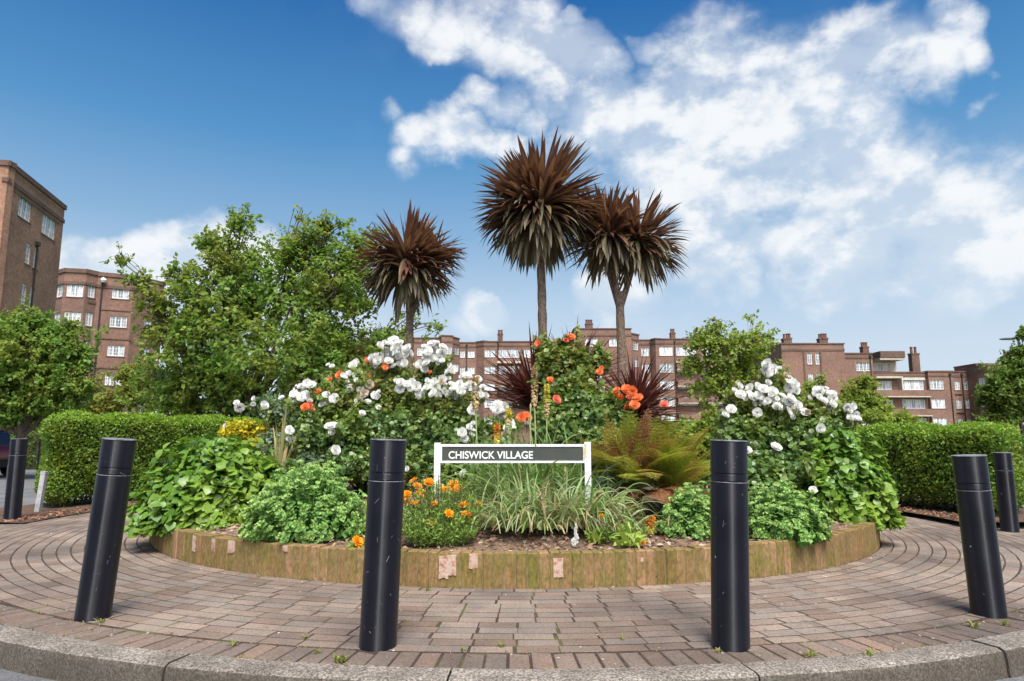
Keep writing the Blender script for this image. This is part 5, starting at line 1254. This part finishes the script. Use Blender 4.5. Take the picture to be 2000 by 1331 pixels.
domed('low_shrub', 'dark leaved low shrub directly behind the street sign', 'shrub', 1010, 905, 170, 42, 7.3, .055, 3600, M_rl, zb=.2)
# ---- sedum clumps
M_sed = leafmat('sedum_leaf', [(.13, .27, .065), (.19, .37, .09), (.27, .46, .13), (.15, .31, .07)], .5, .22, spec=.3)
M_sedh = leafmat('sedum_head', [(.33, .52, .14), (.42, .60, .19), (.28, .46, .12), (.50, .66, .25)], .6, .2)
def sedum(label, px, py, rx, ry, Y, nst):
    c = W(px, py, Y); a = px2m(rx, Y); h = px2m(ry, Y); zb0 = SZ(c[0], Y)-.01; base = np.array([c[0], Y, zb0]); o = thing('stonecrop_clump', base, label, 'plant', 'pale green fleshy clumps at the front of the bed'); Hh = c[2]+h-zb0
    b = a*.75
    d = rdir(nst); d[:, 2] = np.abs(d[:, 2])*.95+.02; d = nz(d); rad = rng.uniform(.80, 1.04, nst)
    az = np.arctan2(d[:, 1], d[:, 0]); rad *= 1+.07*np.sin(az*4+px)
    E = np.stack([d[:, 0]*a, d[:, 1]*b, np.maximum(.06, d[:, 2]*Hh)], 1)*rad[:, None]; S = np.stack([d[:, 0]*a*.30, d[:, 1]*b*.30, np.full(nst, -.02)], 1)
    V, F = tubes_np(S, E, .006, .004, n=4, segs=3, sag=-.10); np_mesh('stems', V, F, M_sed, o)
    per = 17; n = nst*per; ti = np.repeat(np.arange(nst), per); t = np.tile(np.linspace(.45, .98, per), nst)+rng.uniform(-.02, .02, n)
    sagv = -.10*np.linalg.norm(E-S, axis=1)[ti]*4*t*(1-t); P = S[ti]+(E-S)[ti]*t[:, None]; P[:, 2] += sagv; P[:, 2] = np.maximum(P[:, 2], .01)
    td = nz(E-S)[ti]; rd = rdir(n); side = nz(rd-td*np.sum(rd*td, 1, keepdims=True)); ax = nz(side+td*.55); nn = nz(td+rdir(n)*.3+np.array([0, 0, .3]))
    V, F = scatter(T_OV, P, ax, nn, rng.uniform(.032, .055, n), 1.25); np_mesh('foliage', V, F, M_sed, o)
    per = 26; hs = np.where(rng.uniform(size=nst) < .8)[0]; n = len(hs)*per; ti = np.repeat(hs, per); rr = rng.uniform(0, 1, n)**.5*.030; an = rng.uniform(0, 6.28, n); td = nz(nz(E-S)[ti]+np.array([0, -.1, .9]))
    x = nz(np.cross(td, np.array([0, 1.0, .1]))); y = np.cross(td, x); P = E[ti]+x*(rr*np.cos(an))[:, None]+y*(rr*np.sin(an))[:, None]+td*(.012-rr*.25)[:, None]
    V, F = scatter(T_OV, P, nz(td*.8+rdir(n)*.7), rdir(n), rng.uniform(.011, .019, n), 1.6); np_mesh('flower_heads', V, F, M_sedh, o); return o
sedum('pale green fleshy clump on the left of the sign, left of the marigolds', 600, 983, 126, 70, 5.55, 350)
sedum('pale green fleshy clump just left of the right front bollard', 1352, 1008, 66, 60, 5.55, 170)
sedum('pale green fleshy clump just right of the right front bollard', 1528, 1008, 88, 62, 5.6, 240)
# ---- grass like poker plant clump behind and below the sign
M_str = leafmat('strap_leaf', [(.14, .28, .07), (.21, .38, .10), (.30, .44, .16), (.16, .28, .06), (.42, .50, .22)], .42, .25, (.16, .22, .05), 4)
M_str2 = leafmat('strap_leaf_light', [(.24, .34, .13), (.34, .44, .20), (.42, .48, .27), (.22, .30, .10)], .45, .3)
M_strd = leafmat('dry_leaf', [(.38, .27, .14), (.50, .38, .22), (.28, .19, .10), (.45, .38, .20)], .75, .2)
g = W(1060, 1000, 6.12); base = np.array([g[0], 6.12, SZ(g[0], 6.12)]); poker = thing('poker_plant', base, 'big clump of arching strap leaves behind and below the street sign', 'plant')
def strapclump(n, sx, sy, ln, wd, mat, name, spread, dr, parent, cx=0, cy=0):
    P0 = np.stack([rng.normal(size=n)*sx+cx, rng.normal(size=n)*sy+cy, np.full(n, .0)], 1); ph = rng.uniform(0, 6.28, n); s = rng.uniform(.05, spread, n)
    D = np.stack([s*np.cos(ph)+P0[:, 0]*.9, s*np.sin(ph), np.ones(n)*.9], 1); V, F = ribbons(P0, D, ln*rng.uniform(.5, 1.15, n), wd*rng.uniform(.6, 1.25, n), dr*rng.uniform(.5, 1.6, n), 9, .45, lambda t: (1-t**2.2)*.97+.03, .25); V[:, 2] = np.maximum(V[:, 2], .004)
    np_mesh(name, V, F, mat, parent)
strapclump(620, .25, .10, .84, .025, M_str, 'leaves', 1.0, 1.25, poker, 0, .14); strapclump(380, .27, .10, .50, .022, M_str2, 'front_leaves', 1.3, 1.9, poker, 0, -.64); strapclump(360, .27, .12, .46, .021, M_str, 'low_leaves', 1.3, 1.8, poker, 0, -.60); strapclump(200, .30, .10, .40, .015, M_str, 'middle_leaves', 1.2, 1.6, poker, .02, -.3); strapclump(230, .30, .10, .46, .014, M_strd, 'dry_leaves', 1.3, 2.2, poker, 0, -.70)
strapclump(130, .10, .10, .62, .016, M_blu, 'pale_leaves', 1.1, 1.3, poker, .40, -.05)
# poker flower stalks
M_pk1 = simplemat('poker_orange', (.75, .22, .03), (.80, .42, .05), 40, .6); M_pk2 = simplemat('poker_faded', (.42, .31, .14), (.62, .46, .24), 50, .8, .5); M_pk3 = simplemat('poker_yellow', (.70, .55, .06), (.74, .66, .12), 50, .6)
M_stk = simplemat('flower_stalk', (.26, .34, .12), (.40, .44, .20), 20, .6)
def poker_flower(label, px, ytop, yhead, Y, wpx, m1, m2=None, xbase=None, name='poker_flower', grp='poker flower spikes'):
    g = W(xbase or px, 1000, Y); zb = SZ(g[0], Y); T_ = W(px, ytop, Y); Hd = W(px, yhead, Y); o = thing(name, (g[0], Y, zb), label, 'flower', grp); bb = np.array([g[0], Y, zb])
    b = MB(); b.tube([(0, 0, -.03), tuple((Hd-bb)*np.array([.5, 1, .5])), tuple(Hd-bb)], [.009, .008, .007], 7); b.build('stalk', M_stk, o, True)
    hw = px2m(wpx, Y)/2; n = 420; t = rng.uniform(0, 1, n); prof = np.where(t < .12, .5+t*4, 1.0-.75*(t-.12)**1.3)
    an = rng.uniform(0, 6.28, n); rad = hw*prof*.6; P = (Hd-bb)+(T_-Hd)*t[:, None]+np.stack([np.cos(an)*rad, np.sin(an)*rad, 0*an], 1)
    ax = nz(np.stack([np.cos(an), np.sin(an), -1.6+2.4*t], 1)); ax_n = nz(np.stack([np.cos(an), np.sin(an), .5+0*an], 1)+rdir(n)*.2)
    for (mm, sel, nm) in ((m1, t >= .45 if m2 else t >= 0, 'florets'), (m2, t < .45, 'lower_florets')):
        if mm is None: continue
        V, F = scatter(T_NAR, P[sel], ax[sel], ax_n[sel], hw*rng.uniform(.7, 1.1, sel.sum()), 1.9); np_mesh(nm, V, F, mm, o)
    return o
poker_flower('tall faded poker spike rising above the right half of the sign, the tallest', 1044, 720, 790, 6.5, 13, M_pk2, None, 1050)
poker_flower('orange tipped poker spike just right of the tallest faded one', 1068, 753, 812, 6.45, 11, M_pk3, M_pk2, 1066)
poker_flower('broad brown faded poker spike above the middle of the sign', 929, 738, 798, 6.5, 15, M_pk2, None, 935)
poker_flower('bright orange poker bud touching the top rail of the sign', 971, 830, 868, 5.95, 12, M_pk1, M_pk3, 975)
poker_flower('yellow green poker spike above the sign, between the orange bud and the faded pair', 993, 800, 850, 6.3, 13, M_pk3, M_stk, 995)
poker_flower('small red and yellow poker bud low in front of the fern', 1271, 1012, 1040, 5.55, 17, M_pk1, M_pk3, 1271)
for (x, yt, Y, lb) in ((1036, 800, 6.4, 'bare pale flower stalk just left of the tallest poker spike'), (1103, 925, 6.0, 'short pale flower stalk inside the strap leaves below the sign')):
    g = W(x, 1000, Y); zb = SZ(g[0], Y); T_ = W(x, yt, Y); o = thing('flower_stalk', (g[0], Y, zb), lb, 'plant stalk'); b = MB(); b.tube([(0, 0, -.03), tuple(T_-np.array([g[0], Y, zb]))], [.009, .006], 7); b.build('stalk', M_stk, o, True); b = MB(); e = T_-np.array([g[0], Y, zb]); b.tube([tuple(e), tuple(e+np.array([.002, 0, .03])), tuple(e+np.array([.003, 0, .06]))], [.007, .010, .003], 7); b.build('seed_head', M_pk2, o, True)
# ---- fern
M_fg = leafmat('fern_green', [(.26, .35, .035), (.36, .45, .05), (.20, .28, .03), (.46, .52, .07), (.32, .25, .05)], .5, .42, (.30, .15, .05), 3.5)
M_fb = leafmat('fern_brown', [(.26, .10, .045), (.35, .16, .07), (.18, .07, .035), (.42, .24, .10)], .7, .25)
def fern(label, px, Y, crown_z, n, ln, mat, seedz, name='fern', parent=None, off=(0, 0), zc=(.15, .9), dr=.9):
    if parent is None:
        g = W(px, 1000, Y); base = np.array([g[0], Y, SZ(g[0], Y)]); parent = thing('fern', base, label, 'fern'); b = MB(); b.tube([(0, 0, -.05), (0, 0, crown_z*.5), (0, 0, crown_z)], [.08, .06, .05], 10); b.build('rootstock', M_fibre, parent, True)
    S = 22; ph = rng.uniform(0, 6.28, n); cz = rng.uniform(*zc, n); D = nz(np.stack([np.cos(ph)*np.sqrt(1-cz**2), np.sin(ph)*np.sqrt(1-cz**2), cz], 1)); L_ = ln*rng.uniform(.7, 1.1, n); P = np.tile([off[0], off[1], crown_z], (n, 1))+D*.04
    pts = []; dirs = []; drr = dr*rng.uniform(.6, 1.3, n); X = nz(np.cross(D, [0, 0, 1.0]))
    for i in range(S+1):
        pts.append(P.copy()); dirs.append(D.copy()); P = P+D*(L_/S)[:, None]; D = nz(D+np.array([0, 0, -1.0])*(drr*(i/S+.2)/S*2)[:, None])
    AP = []; AA = []; AN = []; AS = []
    for i in range(3, S+1):
        t = i/S; w = math.sin(math.pi*min(1, .12+t*.95))**.8*.17
        for s in (-1, 1):
            m_ = 7
            pd = nz(X*s+dirs[i]*.45-np.array([0, 0, .15])); pl = L_*w*rng.uniform(.85, 1.1, n); nrm_ = nz(np.cross(X, dirs[i])); nrm_ = nrm_*np.sign(nrm_[:, 2:3]+1e-6)
            for k in range(m_):
                u = (k+.4)/m_; 
                for s2 in (-1, 1):
                    AP.append(pts[i]+pd*(pl*u)[:, None]); fw = dirs[i]; AA.append(nz(pd*.55+fw*s2*.9)); AN.append(nrm_+rdir(n)*.25); AS.append(pl*.26*(1-u*.65)+.004)
    V, F = scatter(T_DIA, np.concatenate(AP), np.concatenate(AA), np.concatenate(AN), np.concatenate(AS), 1.0); np_mesh('fronds' if mat is M_fg else 'old_fronds', V, F, mat, parent)
    return parent
M_fibre = simplemat('fern_fibre', (.05, .025, .018), (.13, .06, .042), 60, .95, 1.0)
fo = fern('yellow green fern with rusty old fronds, right of the sign', 1240, 6.4, .16, 46, .86, M_fg, 0, zc=(.45, .99), dr=.75)
fern('', 0, 0, .16, 44, .80, M_fg, 0, parent=fo, off=(.36, .05), zc=(.42, .98), dr=.8)
fern('', 0, 0, .16, 22, .84, M_fb, 0, parent=fo, off=(-.04, .10), zc=(.6, .98), dr=.5); fern('', 0, 0, .14, 26, .62, M_fb, 0, parent=fo, off=(.12, -.10), zc=(.05, .5), dr=1.3)
# dry palm like stalks left
M_tan = leafmat('tan_strap', [(.34, .29, .12), (.46, .40, .20), (.26, .26, .09), (.38, .27, .14)], .5, .2)
g = W(540, 1000, 7.4); base = np.array([g[0], 7.4, SZ(g[0], 7.4)]); o = thing('flax_plant', base, 'tan and green strap leaved plant left of the white roses', 'plant')
n = 16; P0 = np.stack([rng.normal(size=n)*.02, rng.normal(size=n)*.02, np.full(n, .0)], 1); D = np.stack([rng.normal(size=n)*.28, rng.normal(size=n)*.25, np.ones(n)], 1); V, F = ribbons(P0, D, rng.uniform(.65, 1.12, n), .042, .35*rng.uniform(.2, 1.6, n), 9, .5); np_mesh('leaves', V, F, M_tan, o)
n = 46; D = np.stack([rng.normal(size=n)*.9, rng.normal(size=n)*.6-.2, np.ones(n)*.6], 1); P0 = np.zeros((n, 3)); V, F = ribbons(P0, D, rng.uniform(.4, .85, n), .020, 1.2*rng.uniform(.5, 1.6, n), 8, .4); V[:, 2] = np.maximum(V[:, 2], .02); np_mesh('dead_leaves', V, F, M_strd, o)
# ---- marigolds
M_mgl = leafmat('marigold_leaf', [(.17, .30, .05), (.24, .40, .07), (.32, .48, .10), (.14, .24, .04)], .5, .3)
def marigold(label, px, Y, rx, h, nst, fl, rm=.043, grp=None):
    g = W(px, 1060, Y); zb = SZ(g[0], Y); base = np.array([g[0], Y, zb]); o = thing('marigold_plant', base, label, 'flowers', grp)
    a = px2m(rx, Y); E = np.stack([rng.uniform(-a, a, nst), rng.uniform(-.16, .16, nst), h*rng.uniform(.45, 1.0, nst)], 1); E[:, 2] *= (1-.35*np.abs(E[:, 0]/a)**2)*(1 if rx < 70 else .85+.5*np.clip(E[:, 1]/.16, -1, 1)); S = E*np.array([.55, .55, 0])
    V, F = tubes_np(S, E, .004, .0025, n=3, segs=2, sag=.03); np_mesh('stems', V, F, M_cane, o)
    per = 22; n = nst*per; ti = np.repeat(np.arange(nst), per); t = rng.uniform(.1, 1.0, n); P = S[ti]+(E-S)[ti]*t[:, None]+rdir(n)*.012
    V, F = scatter(T_NAR, P, nz(rdir(n)+np.array([0, 0, .6])), rdir(n)+np.array([0, -.3, .4]), rng.uniform(.022, .045, n), 1.0); np_mesh('foliage', V, F, M_mgl, o)
    c_, st = place_blossoms(o, base, fl, MG_, rm, 'blossom', (0, -.5, .85), .35, .05); st.build('flower_stems', M_cane, o); return o
marigold('orange marigolds in bloom at the left post of the sign', 862, 5.18, 78, .46, 340,
    [(795, 968, 4, 1, 5.35), (800, 1022, 4, 1, 5.2), (815, 952, 3, 1, 5.5), (818, 968, 7, 2, 5.4), (825, 962, 4, 1, 5.5), (838, 944, 4, 1, 5.6), (812, 984, 6, 2, 5.3), (848, 984, 3, 1, 5.2), (868, 958, 4, 1, 5.55), (886, 948, 5, 2, 5.6), (896, 960, 6, 2, 5.5), (908, 990, 4, 2, 5.3), (877, 1004, 2, 1, 5.1), (842, 1027, 2, 1, 5.1), (908, 1010, 6, 2, 5.2), (920, 1015, 2, 1, 5.2), (934, 986, 3, 1, 5.3), (792, 982, 4, 1, 5.4), (838, 1048, 2, 1, 5.1), (878, 960, 4, 1, 5.5), (808, 940, 2, 1, 5.6)])
marigold('single orange marigold on the planter rim left of the left front bollard', 700, 5.15, 12, .06, 12, [(698, 1059, 2, 1, 5.0)], .042)
marigold('low pale green plant with one orange flower at the right post of the sign', 1205, 5.25, 62, .20, 70, [(1174, 1009, 2, 1, 5.3), (1256, 1061, 2, 1, 5.1)], .026)
# pale broad leaves spilling at the rim
M_lime = leafmat('lime_leaf', [(.30, .42, .07), (.40, .50, .10), (.24, .36, .06), (.48, .55, .16)], .45, .3)
def rosette(name, label, cat, px, py, Y, z, n, ln, wd, mat, group=None, spread=.9, dr=.8):
    g = W(px, py, Y) if z is None else None
    if g is None: g = G(px, py, z)
    o = thing(name, (g[0], g[1], z if z is not None else g[2]), label, cat, group); ph = rng.uniform(0, 6.28, n); s = rng.uniform(.2, spread, n)
    D = np.stack([s*np.cos(ph), s*np.sin(ph), np.full(n, .7)], 1); V, F = ribbons(np.zeros((n, 3))+rng.normal(size=(n, 3))*np.array([wd, wd, 0]), D, ln*rng.uniform(.5, 1.1, n), wd*rng.uniform(.7, 1.2, n), dr*rng.uniform(.5, 1.5, n), 6, .3, lambda t: .25+.75*math.sin(math.pi*min(1, t*.9+.08))); V[:, 2] = np.maximum(V[:, 2], .003)
    o2 = np_mesh('leaves', V, F, mat, o); return o
rosette('leafy_weed', 'lime green leafy plant at the front rim right of the sign, spilling over the wall', 'plant', 1232, 1066, 5.02, None, 34, .17, .035, M_lime, dr=1.3)
rosette('leafy_weed', 'lime green leafy seedling at the front rim under the right sign post', 'plant', 1165, 1062, 5.15, None, 26, .12, .022, M_lime, dr=1.0)
# small white flower spike
g = W(1124, 1075, 5.1); o = thing('white_flower_spike', (g[0], 5.1, SZ(g[0], 5.1)), 'small white flower spike at the front rim below the sign', 'flower'); n = 90
for k in range(16):
    me_ = RW_[k % 4]; f_ = link(bpy.data.objects.new('floret', me_), o); f_.location = (random.uniform(-.02, .02)*(1-k/22), -.012, .02+.0095*k); f_.scale = (.019*(1-k/30),)*3; f_.rotation_euler = Vector((random.uniform(-.6, .6), -.9, .3)).to_track_quat('Z', 'Y').to_euler()
b = MB(); b.tube([(0, 0, -.03), (0, 0, .16)], [.005, .003], 6); b.build('stalk', M_stk, o, True)
# ---- weeds in the paving
M_weed = leafmat('weed_leaf', [(.18, .22, .05), (.26, .28, .07), (.34, .32, .10), (.20, .25, .05)], .5, .3)
G_ = 'small weeds growing from the paving joints'
for (px, py, ln, n, lab) in ((1277, 1138, .13, 16, 'leafy green weed at the foot of the planter wall, left of the right front bollard'), (1100, 1140, .06, 12, 'small weed at the wall foot below the right sign post'), (664, 1297, .075, 16, 'upright weed beside the kerb left of the left front bollard'),
    (835, 1155, .05, 10, 'pale weed at the wall foot right of the left front bollard'), (978, 1264, .045, 12, 'flat moss tuft in the paving in front of the sign'), (620, 1278, .045, 10, 'yellowish weed in the header bricks left of the upright weed'), (905, 1272, .035, 10, 'tiny moss tuft in the paving right of the left front bollard'), (200, 1218, .05, 12, 'weed at the base of the leaning left bollard'), (598, 1247, .04, 10, 'tiny weed in the paving midway between the two left bollards'),
    (1405, 1276, .04, 12, 'weed at the base of the right front bollard'), (1585, 1284, .06, 14, 'yellowish moss tuft by the kerb right of the right front bollard'), (1697, 1282, .05, 14, 'moss tuft by the kerb between the two right bollards, beside another'), (1903, 1226, .07, 12, 'pale weed at the base of the leaning right bollard'), (1962, 1222, .06, 12, 'weed just right of the leaning right bollard base'),
    (1214, 1250, .04, 10, 'small yellow weed in the paving left of the right front bollard'), (505, 1128, .04, 10, 'tiny weed near the left part of the planter wall'), (455, 1262, .045, 10, 'weed in the kerb joint at the left'), (790, 1215, .03, 8, 'tiny weed in the paving right beside the left front bollard'), (640, 1132, .035, 8, 'tiny weed at the wall foot left of the left front bollard')):
    rosette('weed', lab, 'weed', px, py, 0, float(gz(G(px, py, 0)[0], 0)) if px > 1200 else 0.0, n, ln*.85, ln*.15, M_weed, G_, dr=.7)
g = G(1695, 1330, -.14); rosette('weed', 'pale leafy weed growing in the gutter below the kerb at the lower right', 'weed', 1695, 1322, 0, -.13, 16, .11, .03, M_lime, G_, dr=.9)
# moss in the joints : short flecks around the wall foot and kerb
n = 4200; a = rng.uniform(-R(110), R(110), n); which = rng.uniform(size=n); rr = np.where(which < .45, RW+.006+np.abs(rng.normal(size=n))*.03, np.array([RK(x) for x in a])-.004-np.abs(rng.normal(size=n))*.012)
third = which > .8; rr = np.where(third, np.array([RK(x) for x in a])-.219+rng.normal(size=n)*.006, rr)
dens_ = np.sin(a*23)+np.sin(a*57+1)+rng.normal(size=n)*.6; keep = dens_ > .2; a, rr = a[keep], rr[keep]; n = len(a)
P = np.stack([CX+rr*np.sin(a), CY-rr*np.cos(a), -.012-.012*np.maximum(0, CX+rr*np.sin(a)-1.2)+rng.uniform(.006, .014, n)], 1)
V, F = scatter(T_NAR, P, nz(rdir(n)+np.array([0, 0, .5])), rdir(n), rng.uniform(.010, .024, n), 1.6)
M_moss = leafmat('moss', [(.16, .16, .03), (.24, .20, .05), (.30, .22, .09), (.14, .13, .03)], .9, .1)
tag(np_mesh('moss', V, F, M_moss), 'yellow green moss and crumbs along the wall foot and kerb joint', 'moss', kind='stuff')
